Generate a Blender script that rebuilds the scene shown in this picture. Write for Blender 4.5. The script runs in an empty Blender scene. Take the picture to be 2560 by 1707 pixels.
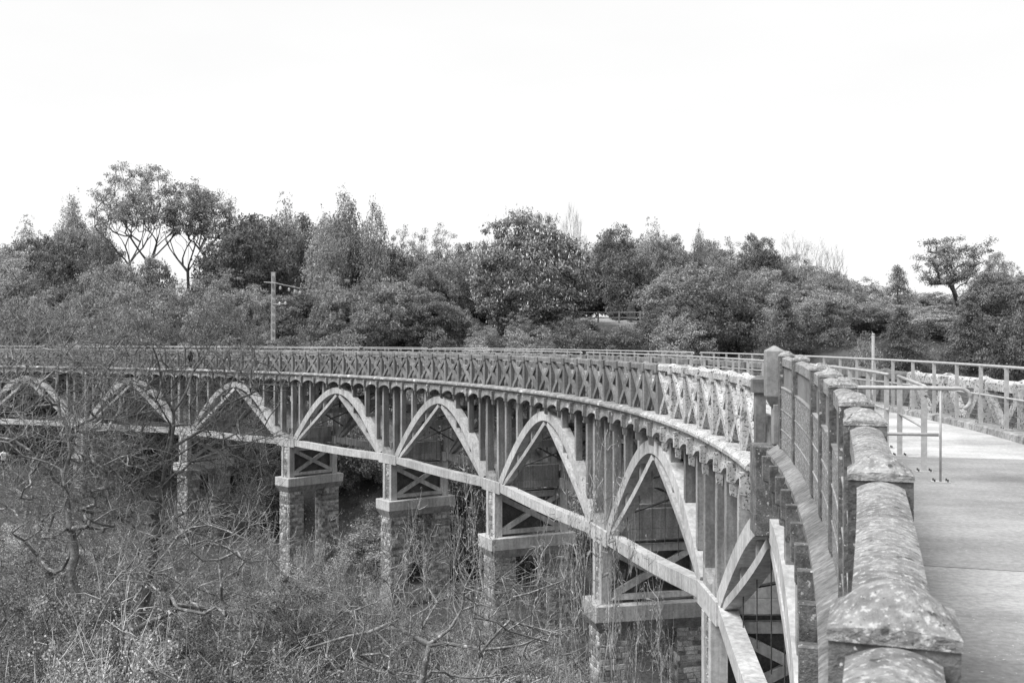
import bpy, math, random
import numpy as np
from mathutils import Matrix, Vector

rng = np.random.default_rng(7)
random.seed(7)
R = math.radians
scene = bpy.context.scene
COL = scene.collection

# ------------------------------------------------------------------ camera
EYE = 1.6
F_PX = 2490.0                      # focal length in pixels of the 2560 px wide photograph
cam = bpy.data.cameras.new('camera'); camo = bpy.data.objects.new('camera', cam)
COL.objects.link(camo); scene.camera = camo
cam.sensor_width = 36.0; cam.lens = 36.0 * F_PX / 2560.0
camo.location = (0, 0, EYE); camo.rotation_euler = (R(90), 0, 0)
cam.clip_start = 0.05; cam.clip_end = 3000
cam.dof.use_dof = True; cam.dof.focus_distance = 26.0; cam.dof.aperture_fstop = 10.0

# ------------------------------------------------------------------ world, sun, exposure
SUN_EL, SUN_AZ = 55.0, -118.0        # azimuth measured from +Y (view direction) towards +X
world = bpy.data.worlds.new('World'); scene.world = world; world.use_nodes = True
nt = world.node_tree; nt.nodes.clear()
out = nt.nodes.new('ShaderNodeOutputWorld'); bg = nt.nodes.new('ShaderNodeBackground')
sky = nt.nodes.new('ShaderNodeTexSky'); sky.sky_type = 'NISHITA'; sky.sun_disc = False
sky.sun_elevation = R(SUN_EL); sky.sun_rotation = R(SUN_AZ)
sky.air_density = 1.0; sky.dust_density = 2.0
bw = nt.nodes.new('ShaderNodeRGBToBW')
# a bright overcast: a grey layer of cloud, faintly uneven, over the Nishita sky
tc = nt.nodes.new('ShaderNodeTexCoord'); mp = nt.nodes.new('ShaderNodeMapping')
mp.inputs['Scale'].default_value = (1.2, 1.2, 4.0)
cn = nt.nodes.new('ShaderNodeTexNoise'); cn.inputs['Scale'].default_value = 1.6; cn.inputs['Detail'].default_value = 5
cr = nt.nodes.new('ShaderNodeMapRange')
cr.inputs['From Min'].default_value = .3; cr.inputs['From Max'].default_value = .7
cr.inputs['To Min'].default_value = 5.65; cr.inputs['To Max'].default_value = 6.15
mx = nt.nodes.new('ShaderNodeMix'); mx.data_type = 'FLOAT'; mx.inputs[0].default_value = .88
nt.links.new(tc.outputs['Generated'], mp.inputs['Vector']); nt.links.new(mp.outputs[0], cn.inputs['Vector'])
nt.links.new(cn.outputs['Fac'], cr.inputs['Value'])
nt.links.new(sky.outputs[0], bw.inputs[0]); nt.links.new(bw.outputs[0], mx.inputs[2]); nt.links.new(cr.outputs[0], mx.inputs[3])
nt.links.new(mx.outputs[0], bg.inputs['Color']); bg.inputs['Strength'].default_value = 0.1
nt.links.new(bg.outputs[0], out.inputs[0])

sun = bpy.data.lights.new('sun', 'SUN'); sun.energy = 3.0; sun.angle = R(28); sun.color = (1, 1, 1)
suno = bpy.data.objects.new('sun', sun); COL.objects.link(suno)
d = Vector((math.sin(R(SUN_AZ)) * math.cos(R(SUN_EL)), math.cos(R(SUN_AZ)) * math.cos(R(SUN_EL)), math.sin(R(SUN_EL))))
suno.rotation_euler = (-d).to_track_quat('-Z', 'Y').to_euler()
vs = scene.view_settings
vs.view_transform = 'Standard'; vs.look = 'None'; vs.gamma = 1; vs.exposure = 0.86; vs.use_curve_mapping = False

# ------------------------------------------------------------------ materials
def M(name, lo, hi, scale=2.0, detail=6, fine=12.0, fine_amt=.25, rough=.92, bump=0.0, bscale=30, spots=(), streak=0.0,
      metal=0.0, objrnd=0.0, island=0.0, translucent=0.0, aniso=None, spec=.3):
    m = bpy.data.materials.new(name); m.use_nodes = True
    n = m.node_tree; n.nodes.clear(); L = n.links
    def N(t, **kw):
        x = n.nodes.new(t)
        for k, v in kw.items(): setattr(x, k, v)
        return x
    o = N('ShaderNodeOutputMaterial'); geo = N('ShaderNodeNewGeometry'); pos = geo.outputs['Position']
    def noise(sc, det=5, vec=None):
        x = N('ShaderNodeTexNoise'); x.inputs['Scale'].default_value = sc; x.inputs['Detail'].default_value = det
        x.inputs['Roughness'].default_value = .6
        L.new(vec if vec is not None else pos, x.inputs['Vector']); return x.outputs['Fac']
    def rmp(v, a, b, c, d_):
        x = N('ShaderNodeMapRange'); x.interpolation_type = 'SMOOTHSTEP'
        for k, q in zip(('From Min', 'From Max', 'To Min', 'To Max'), (a, b, c, d_)): x.inputs[k].default_value = q
        L.new(v, x.inputs['Value']); return x.outputs[0]
    def math_(op, a, b):
        x = N('ShaderNodeMath', operation=op)
        for i, q in enumerate((a, b)):
            if isinstance(q, (int, float)): x.inputs[i].default_value = q
            else: L.new(q, x.inputs[i])
        return x.outputs[0]
    def mapped(scl, rot=(0, 0, 0)):
        x = N('ShaderNodeMapping', vector_type='TEXTURE'); x.inputs['Scale'].default_value = [1 / s for s in scl]
        x.inputs['Rotation'].default_value = rot
        L.new(pos, x.inputs['Vector']); return x.outputs[0]
    v = rmp(noise(scale, detail), .32, .68, lo, hi)
    if fine_amt:
        v = math_('MULTIPLY', v, rmp(noise(scale * fine, 4), .3, .7, 1 - fine_amt, 1 + fine_amt))
    if streak:
        v = math_('MULTIPLY', v, rmp(noise(1.0, 5, mapped((5, 5, .35))), .42, .62, 1.0, 1 - streak))
    an = None
    if aniso:                       # (rotation about z, scale along, scale across, scale z, amount)
        an = noise(1.0, 5, mapped((aniso[2], aniso[1], aniso[3]), (0, 0, aniso[0])))
        v = math_('MULTIPLY', v, rmp(an, .3, .7, 1 - aniso[4], 1 + aniso[4]))
    for (sc, th, val, wid) in spots:
        f = rmp(noise(sc, 3), th, th + wid, 0, 1)
        x = N('ShaderNodeMix', data_type='FLOAT'); L.new(f, x.inputs[0]); L.new(v, x.inputs[2]); x.inputs[3].default_value = val
        v = x.outputs[0]
    if objrnd:
        oi = N('ShaderNodeObjectInfo'); v = math_('MULTIPLY', v, rmp(oi.outputs['Random'], 0, 1, 1 - objrnd, 1 + objrnd))
    if island:
        v = math_('MULTIPLY', v, rmp(geo.outputs['Random Per Island'], 0, 1, 1 - island, 1 + island))
    b = N('ShaderNodeBsdfPrincipled'); L.new(v, b.inputs['Base Color'])
    b.inputs['Roughness'].default_value = rough; b.inputs['Metallic'].default_value = metal
    b.inputs['Specular IOR Level'].default_value = spec
    if bump:
        bp = N('ShaderNodeBump'); bp.inputs['Strength'].default_value = bump; bp.inputs['Distance'].default_value = .02
        h = noise(bscale, 6)
        if an is not None: h = math_('ADD', h, an)
        L.new(h, bp.inputs['Height']); L.new(bp.outputs[0], b.inputs['Normal'])
    if translucent:
        tr = N('ShaderNodeBsdfTranslucent'); L.new(v, tr.inputs['Color'])
        ms = N('ShaderNodeMixShader'); ms.inputs[0].default_value = translucent
        L.new(b.outputs[0], ms.inputs[1]); L.new(tr.outputs[0], ms.inputs[2]); L.new(ms.outputs[0], o.inputs[0])
    else:
        L.new(b.outputs[0], o.inputs[0])
    return m

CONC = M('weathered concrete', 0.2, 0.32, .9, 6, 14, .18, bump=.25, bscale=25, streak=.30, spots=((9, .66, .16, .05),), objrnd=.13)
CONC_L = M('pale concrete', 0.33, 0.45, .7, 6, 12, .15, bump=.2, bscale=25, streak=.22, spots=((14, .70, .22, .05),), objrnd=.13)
LATT = M('grey lattice concrete', 0.13, 0.21, 1.0, 6, 14, .2, bump=.3, bscale=30, streak=.3, spots=((12, .66, .11, .06),), objrnd=.13)
WHITE = M('white lichened concrete', .33, .50, 1.5, 6, 10, .18, bump=.4, bscale=35, spots=((20, .55, .08, .05), (4, .60, .16, .08)))
CORN = M('stained cornice concrete', 0.15, 0.28, 2.5, 6, 8, .25, bump=.5, bscale=22, spots=((2.0, .60, .55, .06), (11, .62, .07, .05)))
CORN_N = M('rippled cornice concrete', 0.11, 0.21, 1.5, 6, 10, .2, bump=.9, bscale=20, aniso=(R(-13), 14, 1.2, 9, .30))
CAPM = M('mossy coping concrete', 0.17, 0.29, 3.0, 6, 8, .25, bump=.8, bscale=60, aniso=(R(-18), 40, 14, 40, .14), spots=((48, .57, .44, .08), (11, .66, .46, .05), (16, .63, .07, .06), (110, .64, .48, .05), (95, .66, .05, .04)))
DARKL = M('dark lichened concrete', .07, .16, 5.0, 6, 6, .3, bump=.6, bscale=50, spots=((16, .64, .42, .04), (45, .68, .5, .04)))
PEBB = M('pebbledash', 0.13, 0.19, 4.0, 5, 6, .15, bump=.5, bscale=60, spots=((30, .55, .42, .04), (13, .64, .46, .03)))
SMOOTH = M('smooth render', 0.14, 0.21, 2.0, 5, 8, .12, bump=.15, bscale=40, streak=.2)
DECK = M('pale deck concrete', .24, .50, .36, 8, 60, .16, bump=.4, bscale=90, aniso=(R(-12), 3.0, 1.2, 1, .10), spots=((34, .66, .50, .04), (.9, .60, .26, .18), (60, .68, .06, .04)), objrnd=.14)
DECK_D = M('worn grey deck concrete', .15, .33, .36, 8, 60, .16, bump=.4, bscale=90, aniso=(R(-12), 3.0, 1.2, 1, .10), spots=((34, .66, .50, .04), (.9, .60, .26, .18), (60, .68, .06, .04)), objrnd=.14)
KERB = M('mossy kerb concrete', 0.2, 0.32, 2.0, 6, 8, .25, bump=.6, bscale=40, streak=.3, spots=((5, .60, .08, .06),))
SHADE_D = M('painted hollow shade', .07, .12, 2.0, 5, 8, .2, bump=.3)
STONE = M('rubble stone', 0.16, 0.32, 3.0, 5, 8, .25, bump=.6, bscale=25, objrnd=.45)
STONES = M('rubble stone joined', 0.15, 0.34, 3.2, 5, 8, .25, bump=.6, bscale=25, island=.45)
MORTAR = M('pale mortar', 0.26, 0.36, 3.0, 5, 8, .2, bump=.5)
GALV = M('galvanised steel', 0.3, 0.38, 6.0, 5, 5, .12, rough=.5, metal=.0, spec=.5)
STEEL = M('rusted rod steel', .035, .06, 6.0, 4, 4, .2, rough=.7)
MESHW = M('wire mesh steel', .22, .28, 6.0, 3, 4, .1, rough=.6)
BARK_D = M('dark bark', .07, .15, 5.0, 5, 6, .3, bump=.8, bscale=30, spots=((9, .64, .30, .05),))
BARK_L = M('lichened bark', .10, .24, 3.0, 5, 6, .35, bump=.8, bscale=30, spots=((7, .58, .42, .06),))
BARK_W = M('pale birch bark', .36, .55, 3.0, 5, 6, .3, spots=((9, .62, .10, .05),))
TWIG = M('grey twig bark', 0.24, 0.44, 2.0, 4, 6, .3, island=.35)
LEAF_M = M('mid leaf', 0.18, 0.33, .5, 4, 8, .2, island=.55, objrnd=.15, translucent=.42, rough=.6)
LEAF_L = M('light leaf', 0.26, 0.42, .5, 4, 8, .2, island=.5, objrnd=.15, translucent=.42, rough=.6)
LEAF_D = M('dark leaf', 0.12, 0.25, .5, 4, 8, .2, island=.6, objrnd=.15, translucent=.42, rough=.6)
LEAF_C = M('chestnut leaf', 0.2, 0.34, .5, 4, 8, .2, island=.6, objrnd=.15, translucent=.42, rough=.55)
LEAF_S = M('shrub leaf', 0.16, 0.36, .4, 4, 8, .25, island=.55, objrnd=.42, translucent=.35, rough=.6)
FLOWER = M('chestnut blossom', 0.45, 0.6, 2, 2, 2, .05, island=.15)
EARTH = M('undergrowth soil', .035, .07, .3, 6, 20, .4, bump=.5, bscale=8)
GRASS = M('pale meadow grass', .22, .32, .6, 6, 20, .3, bump=.4, bscale=12)
WOODP = M('weathered fence wood', .20, .30, 3, 4, 6, .2)
POLEC = M('pole concrete', .30, .40, 1.5, 4, 6, .15, streak=.2)
CERAM = M('insulator ceramic', .42, .5, 2, 2, 2, .05, rough=.2)
BLACK = M('black feathers', .008, .014, 4, 3, 3, .2, rough=.6)
CLOTH_W = M('white jacket cloth', .68, .78, 6, 4, 4, .1)
CLOTH_D = M('dark trousers cloth', .03, .05, 6, 4, 4, .1)
SKIN = M('skin', .38, .44, 4, 3, 3, .05, rough=.6)
HAIR = M('dark hair', .02, .035, 9, 3, 3, .2)

# ------------------------------------------------------------------ mesh helpers
class MB:
    def __init__(s): s.v = []; s.f = []
    def add(s, verts, faces):
        o = len(s.v); s.v += [tuple(p) for p in verts]; s.f += [tuple(i + o for i in f) for f in faces]
    def hexa(s, p):                 # eight corners: bottom ring 0-3 (ccw from above), top ring 4-7
        s.add(p, [(3, 2, 1, 0), (4, 5, 6, 7), (0, 1, 5, 4), (1, 2, 6, 5), (2, 3, 7, 6), (3, 0, 4, 7)])
    def box(s, x0, x1, y0, y1, z0, z1):
        s.hexa([(x0, y0, z0), (x1, y0, z0), (x1, y1, z0), (x0, y1, z0), (x0, y0, z1), (x1, y0, z1), (x1, y1, z1), (x0, y1, z1)])
    def loft(s, rings, cap=True):   # rings: lists of the same number of points
        o = len(s.v); n = len(rings[0])
        for r in rings: s.v += [tuple(p) for p in r]
        for i in range(len(rings) - 1):
            for j in range(n):
                a = o + i * n + j; b = o + i * n + (j + 1) % n
                s.f.append((a, b, b + n, a + n))
        if cap:
            s.f.append(tuple(o + j for j in range(n))[::-1]); s.f.append(tuple(o + (len(rings) - 1) * n + j for j in range(n)))
    def tube(s, pts, r, n=8):
        pts = [Vector(p) for p in pts]; rings = []
        for i, p in enumerate(pts):
            t = (pts[min(i + 1, len(pts) - 1)] - pts[max(i - 1, 0)]).normalized()
            u = t.cross(Vector((0, 0, 1)));
            if u.length < 1e-3: u = t.cross(Vector((0, 1, 0)))
            u.normalize(); w = u.cross(t)
            rr = r[i] if isinstance(r, (list, tuple)) else r
            rings.append([p + (u * math.cos(2 * math.pi * k / n) + w * math.sin(2 * math.pi * k / n)) * rr for k in range(n)])
        s.loft(rings)
    def mesh(s, name, mat, bevel=0.0, smooth=False):
        me = bpy.data.meshes.new(name); me.from_pydata(s.v, [], s.f); me.validate()
        me.materials.append(mat)
        import bmesh
        bm = bmesh.new(); bm.from_mesh(me)
        bmesh.ops.recalc_face_normals(bm, faces=bm.faces)
        if bevel: bmesh.ops.bevel(bm, geom=bm.edges[:], offset=bevel, segments=1, affect='EDGES', clamp_overlap=True)
        if smooth:
            for f in bm.faces: f.smooth = True
        bm.to_mesh(me); bm.free(); return me

def np_mesh(name, V, F, mat):       # fast mesh of equal-sided polygons
    me = bpy.data.meshes.new(name); nv, nf, k = len(V), len(F), F.shape[1]
    me.vertices.add(nv); me.vertices.foreach_set('co', np.ascontiguousarray(V, np.float32).ravel())
    me.loops.add(nf * k); me.loops.foreach_set('vertex_index', np.ascontiguousarray(F, np.int32).ravel())
    me.polygons.add(nf); me.polygons.foreach_set('loop_start', np.arange(0, nf * k, k, dtype=np.int32))
    me.update(calc_edges=True); me.materials.append(mat); return me

def tag(o, label=None, cat=None, group=None, kind=None):
    if label: o['label'] = label
    if cat: o['category'] = cat
    if group: o['group'] = group
    if kind: o['kind'] = kind
    return o
def thing(name, loc, label, cat, group=None):
    o = bpy.data.objects.new(name, None); COL.objects.link(o); o.location = loc; o.empty_display_size = .3
    return tag(o, label, cat, group)
def part(name, me, parent, mat4=None, kind=None, label=None):
    """a part whose own matrix is given in WORLD space (identity by default)"""
    o = bpy.data.objects.new(name, me); COL.objects.link(o)
    if parent is not None:
        o.parent = parent
        o.matrix_parent_inverse = WM.get(parent.name, Matrix.Translation(parent.location)).inverted()
    if mat4 is not None:
        o.matrix_basis = mat4
    WM[o.name] = mat4 if mat4 is not None else Matrix()
    if kind: o['kind'] = kind
    if label: o['label'] = label
    return o
WM = {}
def solo(name, me, label=None, cat=None, group=None, kind=None):
    o = bpy.data.objects.new(name, me); COL.objects.link(o); return tag(o, label, cat, group, kind)

# ------------------------------------------------------------------ the bridge's line: s along (0 = tall pillar), t across to the right, z up
NODES = [(-3.5, -7.8), (-.9, -1.5), (1.5, 5.0), (3.38, 11.62), (4.64, 18.47), (4.92, 25.37), (4.46, 32.25), (3.31, 39.05), (1.42, 45.69), (-1.15, 52.09),
         (-4.34, 58.21), (-8.06, 64.02), (-12.29, 69.47), (-16.98, 74.54), (-22.09, 79.18), (-27.56, 83.38), (-33.35, 87.14), (-39.37, 90.49),
         (-45.62, 93.42), (-52.06, 95.92), (-58.65, 97.96), (-65.4, 99.6), (-72.2, 100.7), (-79.1, 101.3)]
DS = 6.9; NZERO = 4
def P(s):
    u = s / DS + NZERO; i = max(1, min(len(NODES) - 3, int(math.floor(u)))); f = u - i
    p0, p1, p2, p3 = [np.array(NODES[k]) for k in (i - 1, i, i + 1, i + 2)]
    p = .5 * (2 * p1 + (p2 - p0) * f + (2 * p0 - 5 * p1 + 4 * p2 - p3) * f * f + (3 * p1 - p0 - 3 * p2 + p3) * f ** 3)
    g = .5 * ((p2 - p0) + 2 * (2 * p0 - 5 * p1 + 4 * p2 - p3) * f + 3 * (3 * p1 - p0 - 3 * p2 + p3) * f * f)
    return p, g / np.linalg.norm(g)
def W(s, t, z):
    p, g = P(s); return (p[0] + g[1] * t, p[1] - g[0] * t, z)
def MAT(s, t=0.0, z=0.0, sc=(1, 1, 1)):
    """local x = across (t), y = along (s), z = up"""
    p, g = P(s); x, y, _ = W(s, t, 0)
    return Matrix(((g[1] * sc[0], g[0] * sc[1], 0, x), (-g[0] * sc[0], g[1] * sc[1], 0, y), (0, 0, sc[2], z), (0, 0, 0, 1)))
def sweep(mb, prof, s0, s1, n, zf=None):
    """closed profile [(t,z)] swept along the line"""
    rings = []
    for i in range(n + 1):
        s = s0 + (s1 - s0) * i / n; dz = zf(s) if zf else 0
        rings.append([W(s, t, z + dz) for t, z in prof])
    mb.loft(rings)
def rect(t0, t1, z0, z1): return [(t0, z0), (t1, z0), (t1, z1), (t0, z1)]
WID = 4.3
ZC = -.67                           # top of the cornice
ZCAP = .943
SPAN = 13.8; BAY = SPAN / 8
SMAX = 112.0
def capz(s): return 1.42 + .0223 * min(s + .7, 0)      # top of the near solid parapet
def zspring(k): return -4.72 if k <= 0 else -5.64      # k numbers the piers: pier k stands at s = 6.9 + 13.8 k

# ------------------------------------------------------------------ terrain
def hz(x, y):
    """height of the ground"""
    x = np.asarray(x, float); y = np.asarray(y, float)
    def ss(a, b, v):
        q = np.clip((v - a) / (b - a), 0, 1); return q * q * (3 - 2 * q)
    floor_ = -17.0 + 1.2 * np.sin(x * .07 + 1) + .8 * np.sin(y * .11)
    left = ss(-14, -52, x) * 8.0                          # the valley side climbs to the left
    near = ss(16, -6, y) * 11.0                           # the bank under the camera
    y0 = 68 - .5 * np.clip(x, -80, 12)
    bk = ss(0, 36, y - y0)
    back = bk * (17.0 + 2.0 * ss(0, 90, x))
    right = ss(9, 30, x) * ss(8, 60, y) * 11.5 * (1 - bk * .7)
    left = left * (1 - bk * .8)
    z = floor_ + left + near + back + right
    return np.minimum(z, 3.2 + 0 * z)
def build_ground():
    xs = np.concatenate([np.linspace(-420, -110, 16), np.linspace(-100, 110, 106), np.linspace(125, 420, 16)])
    ys = np.concatenate([np.linspace(-150, -30, 8), np.linspace(-20, 170, 96), np.linspace(190, 700, 18)])
    X, Y = np.meshgrid(xs, ys); Z = hz(X, Y) + rng.normal(0, .12, X.shape)
    V = np.stack([X, Y, Z], -1).reshape(-1, 3); nx = len(xs)
    idx = np.arange(len(xs) * len(ys)).reshape(len(ys), nx)
    F = np.stack([idx[:-1, :-1], idx[:-1, 1:], idx[1:, 1:], idx[1:, :-1]], -1).reshape(-1, 4)
    me = np_mesh('ground', V, F, EARTH); me.polygons.foreach_set('use_smooth', [True] * len(F))
    solo('ground', me, kind='structure')
build_ground()

# ------------------------------------------------------------------ the viaduct
vroot = thing('viaduct', (*W(40, WID / 2, 0)[:2], -17.5), 'long curved concrete railway viaduct of open arches on stone piers', 'viaduct')

# cornice of the lattice stretch: roll moulding, frieze, soffit
def cornice_mesh(s0, s1, t_in, sign, mat, n=6):
    mb = MB()
    def tt(t): return t if sign > 0 else WID - t
    roll = [(-.26, ZC - .16), (-.20, ZC - .19), (.34, ZC - .19), (.34, ZC), (-.10, ZC), (-.20, ZC - .03), (-.26, ZC - .09)]
    fri = [(-.12, ZC - .46), (.34, ZC - .46), (.34, ZC - .193), (-.12, ZC - .193)]
    for prof in (roll, fri):
        sweep(mb, [(tt(t), z) for t, z in prof], s0, s1, n)
    return mb.mesh('cornice', mat)
s = .35
while s < SMAX:
    e = min(s + BAY * 2, SMAX)
    w_ = s < 12.0
    part('cornice', cornice_mesh(s, e - .012, 0, 1, WHITE if w_ else CORN, 3), vroot)
    s = e
s = -20.0
while s < SMAX:
    e = min(s + SPAN / 2, SMAX); part('cornice', cornice_mesh(s, e - .012, 0, -1, CORN, 5), vroot); s = e

# corbels with little arches between them
def corbel_mesh(mat):
    mb = MB()
    mb.loft([[(-.30, -.065, ZC - .27), (-.05, -.065, ZC - .27), (-.05, .065, ZC - .27), (-.30, .065, ZC - .27)],
             [(-.30, -.06, ZC - .70), (-.05, -.06, ZC - .78), (-.05, .06, ZC - .78), (-.30, .06, ZC - .70)]])
    mb.box(-.052, .55, -.08, .08, ZC - .72, ZC - .464)
    return mb.mesh('corbel', mat, bevel=.008)
tipm = MB()
tipm.loft([[(-.255, -.05, ZC - .68), (-.07, -.05, ZC - .70), (-.07, .05, ZC - .70), (-.255, .05, ZC - .68)],
           [(-.235, -.042, ZC - .98), (-.09, -.042, ZC - 1.03), (-.09, .042, ZC - 1.03), (-.235, .042, ZC - .98)]])
tipm = {True: tipm.mesh('corbel_tip', WHITE, bevel=.006), False: tipm.mesh('corbel_tip', LATT, bevel=.006)}
def corbel_arch_mesh(mat, L=BAY):
    mb = MB(); n = 8; h0 = L / 2 - .095
    for t0, t1 in ((-.16, .02),):
        top = [(h0 * (2 * i / n - 1), ZC - .463) for i in range(n + 1)]
        bot = [(h0 * (2 * i / n - 1), ZC - .52 - .22 * (2 * i / n - 1) ** 2) for i in range(n + 1)]
        for i in range(n):
            a0, b0 = top[i], bot[i]; a1, b1 = top[i + 1], bot[i + 1]
            mb.hexa([(t0, b0[0], b0[1]), (t1, b0[0], b0[1]), (t1, b1[0], b1[1]), (t0, b1[0], b1[1]),
                     (t0, a0[0], a0[1]), (t1, a0[0], a0[1]), (t1, a1[0], a1[1]), (t0, a1[0], a1[1])])
    return mb.mesh('corbel_arch', mat)
cb = {m.name: (corbel_mesh(m), corbel_arch_mesh(m)) for m in (CORN, WHITE)}
nb = int(SMAX / BAY)
for i in range(nb):
    s = .9 + i * BAY; m = WHITE if s < 12 else CORN
    cbo = part('corbel', cb[m.name][0], vroot, MAT(s)); part('corbel_tip', tipm[m is WHITE], cbo, MAT(s))
    if i < nb - 1: part('corbel_arch', cb[m.name][1], vroot, MAT(s + BAY / 2))

# deck slab below the path (its dark edge shows behind the lattice)
for k in range(-3, 16):
    mb = MB(); s0 = k * SPAN / 2 - .0; sweep(mb, rect(.36, WID - .36, -1.12, -.03), s0, s0 + SPAN / 2 - .004, 5)
    part('deck_beam', mb.mesh('deck_beam', SHADE_D if False else CONC), vroot)

# arches
def arcf(u): return u * u / (.72 + .28 * u)
def arch_curve(k_pier_lo, s_apex, z_sp, side, ap=6.9, foot=.95, n=18):
    """extrados points from apex (0) to foot (1), side = +1 / -1 along s"""
    pts = []
    for i in range(n + 1):
        u = i / n; a = u * (ap - foot)
        z = -1.60 - (-1.60 - (z_sp + .1)) * arcf(u)
        pts.append((s_apex + side * a, z))
    return pts
def ribbon(mb, pts, th, t0, t1):
    """bar following pts in the (s,z) plane, thickness th measured towards the inside (below)"""
    rings = []
    for i, (s, z) in enumerate(pts):
        a, b = pts[max(i - 1, 0)], pts[min(i + 1, len(pts) - 1)]
        dx, dz = b[0] - a[0], b[1] - a[1]; l = math.hypot(dx, dz); nx, nz = -dz / l, dx / l
        if nz > 0: nx, nz = -nx, -nz
        rings.append([W(s, t0, z), W(s, t1, z), W(s + nx * th, t1, z + nz * th), W(s + nx * th, t0, z + nz * th)])
    mb.loft(rings)
def column_top(): return -1.13
piers = list(range(-1, 8))
for k in range(-1, 8):              # apex k at s = 13.8 k
    sa = SPAN * k
    for rib, (t0, t1) in enumerate(((.08, .50), (WID - .50, WID - .08))):
        halves = []
        for side in (-1, 1):
            kp = k if side > 0 else k - 1
            zs = zspring(kp); pts = arch_curve(kp, sa, zs, side)
            mb = MB(); ribbon(mb, pts, .43, t0, t1)
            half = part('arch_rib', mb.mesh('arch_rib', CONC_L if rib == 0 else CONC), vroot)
            # straight strut under the arch, from the crown to the foot
            mb = MB(); q0 = (sa + side * .25, -2.08); q1 = (sa + side * 5.55, zs + .02)
            qs = [(q0[0] + (q1[0] - q0[0]) * i / 6, q0[1] + (q1[1] - q0[1]) * i / 6) for i in range(7)]
            ribbon(mb, qs, .21, t0 + .04, t1 - .04)
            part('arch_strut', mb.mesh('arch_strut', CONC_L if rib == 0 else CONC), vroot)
            # spandrel columns down to the arch
            for a in (2.0, 3.75, 5.2):
                u = a / 5.95; zt = -1.60 - (-1.60 - (zs + .1)) * arcf(u)
                mb = MB(); s = sa + side * a
                mb.hexa([W(s - .10, t0 + .06, zt - .06), W(s - .10, t1 - .06, zt - .06), W(s + .10, t1 - .06, zt - .06), W(s + .10, t0 + .06, zt - .06),
                         W(s - .10, t0 + .06, -1.12), W(s - .10, t1 - .06, -1.12), W(s + .10, t1 - .06, -1.12), W(s + .10, t0 + .06, -1.12)])
                part('column', mb.mesh('column', CONC, bevel=.012), vroot)
                # small post between arch and strut
                zstr = -2.08 + (zs + .02 + 2.08) * (a - .25) / 5.3
                if zt - .52 - zstr > .15:
                    mb = MB(); sweep(mb, rect(t0 + .12, t1 - .12, zstr - .1, zt - .45), s - .07, s + .07, 1)
                    part('spacer_post', mb.mesh('spacer_post', CONC), vroot)
    # sloping haunch slabs between the two ribs
    for side in (-1, 1):
        kp = k if side > 0 else k - 1
        zs = zspring(kp); pts = arch_curve(kp, sa, zs, side)[11:18]
        mb = MB(); ribbon(mb, [(s, z - .05) for s, z in pts], .16, .503, WID - .503)
        if side < 0: part('haunch_slab', mb.mesh('haunch_slab', CONC), vroot)
        # cross beam between the ribs
        pz = arch_curve(kp, sa, zs, side)
        for j in (7, 11):
            s, z = pz[j]; mb = MB(); sweep(mb, rect(.503, WID - .503, z - .42, z - .06), s - .09, s + .09, 1)
            part('cross_beam', mb.mesh('cross_beam', CONC), vroot)
        # steel wind bracing between the ribs
        for (ja, jb) in ((3, 10), (10, 15)):
            for flip in (0, 1):
                a, b = pz[ja], pz[jb]
                ta, tb = (.5, WID - .5) if not flip else (WID - .5, .5)
                mb = MB(); mb.tube([W(a[0], ta, a[1] - .34 - flip * .08), W(b[0], tb, b[1] - .34 - flip * .08)], .045, 6)
                part('brace_rod', mb.mesh('brace_rod', STEEL), vroot)
    # thin steel hangers
    if k < 6:
        for a in (-3.9, -2.4, -.8, .8, 2.4, 3.9):
            for t in (.29, WID - .29):
                kp = k if a > 0 else k - 1
                zb = zspring(k if a > 0 else k - 1)
                mb = MB(); mb.tube([W(sa + a, t, zb - .1), W(sa + a, t, -1.9 - (abs(a) / 5.9) ** 1.6 * 3)], .014, 5)
                part('hanger_rod', mb.mesh('hanger_rod', STEEL), vroot)
    # spandrel cross walls near the crown
    for a in (-2.0, 2.0, -3.75, 3.75):
        mb = MB(); sweep(mb, rect(.503, WID - .503, -1.62, -1.123), sa + a - .1, sa + a + .1, 1)
        part('deck_cross_beam', mb.mesh('deck_cross_beam', CONC), vroot)

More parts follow.
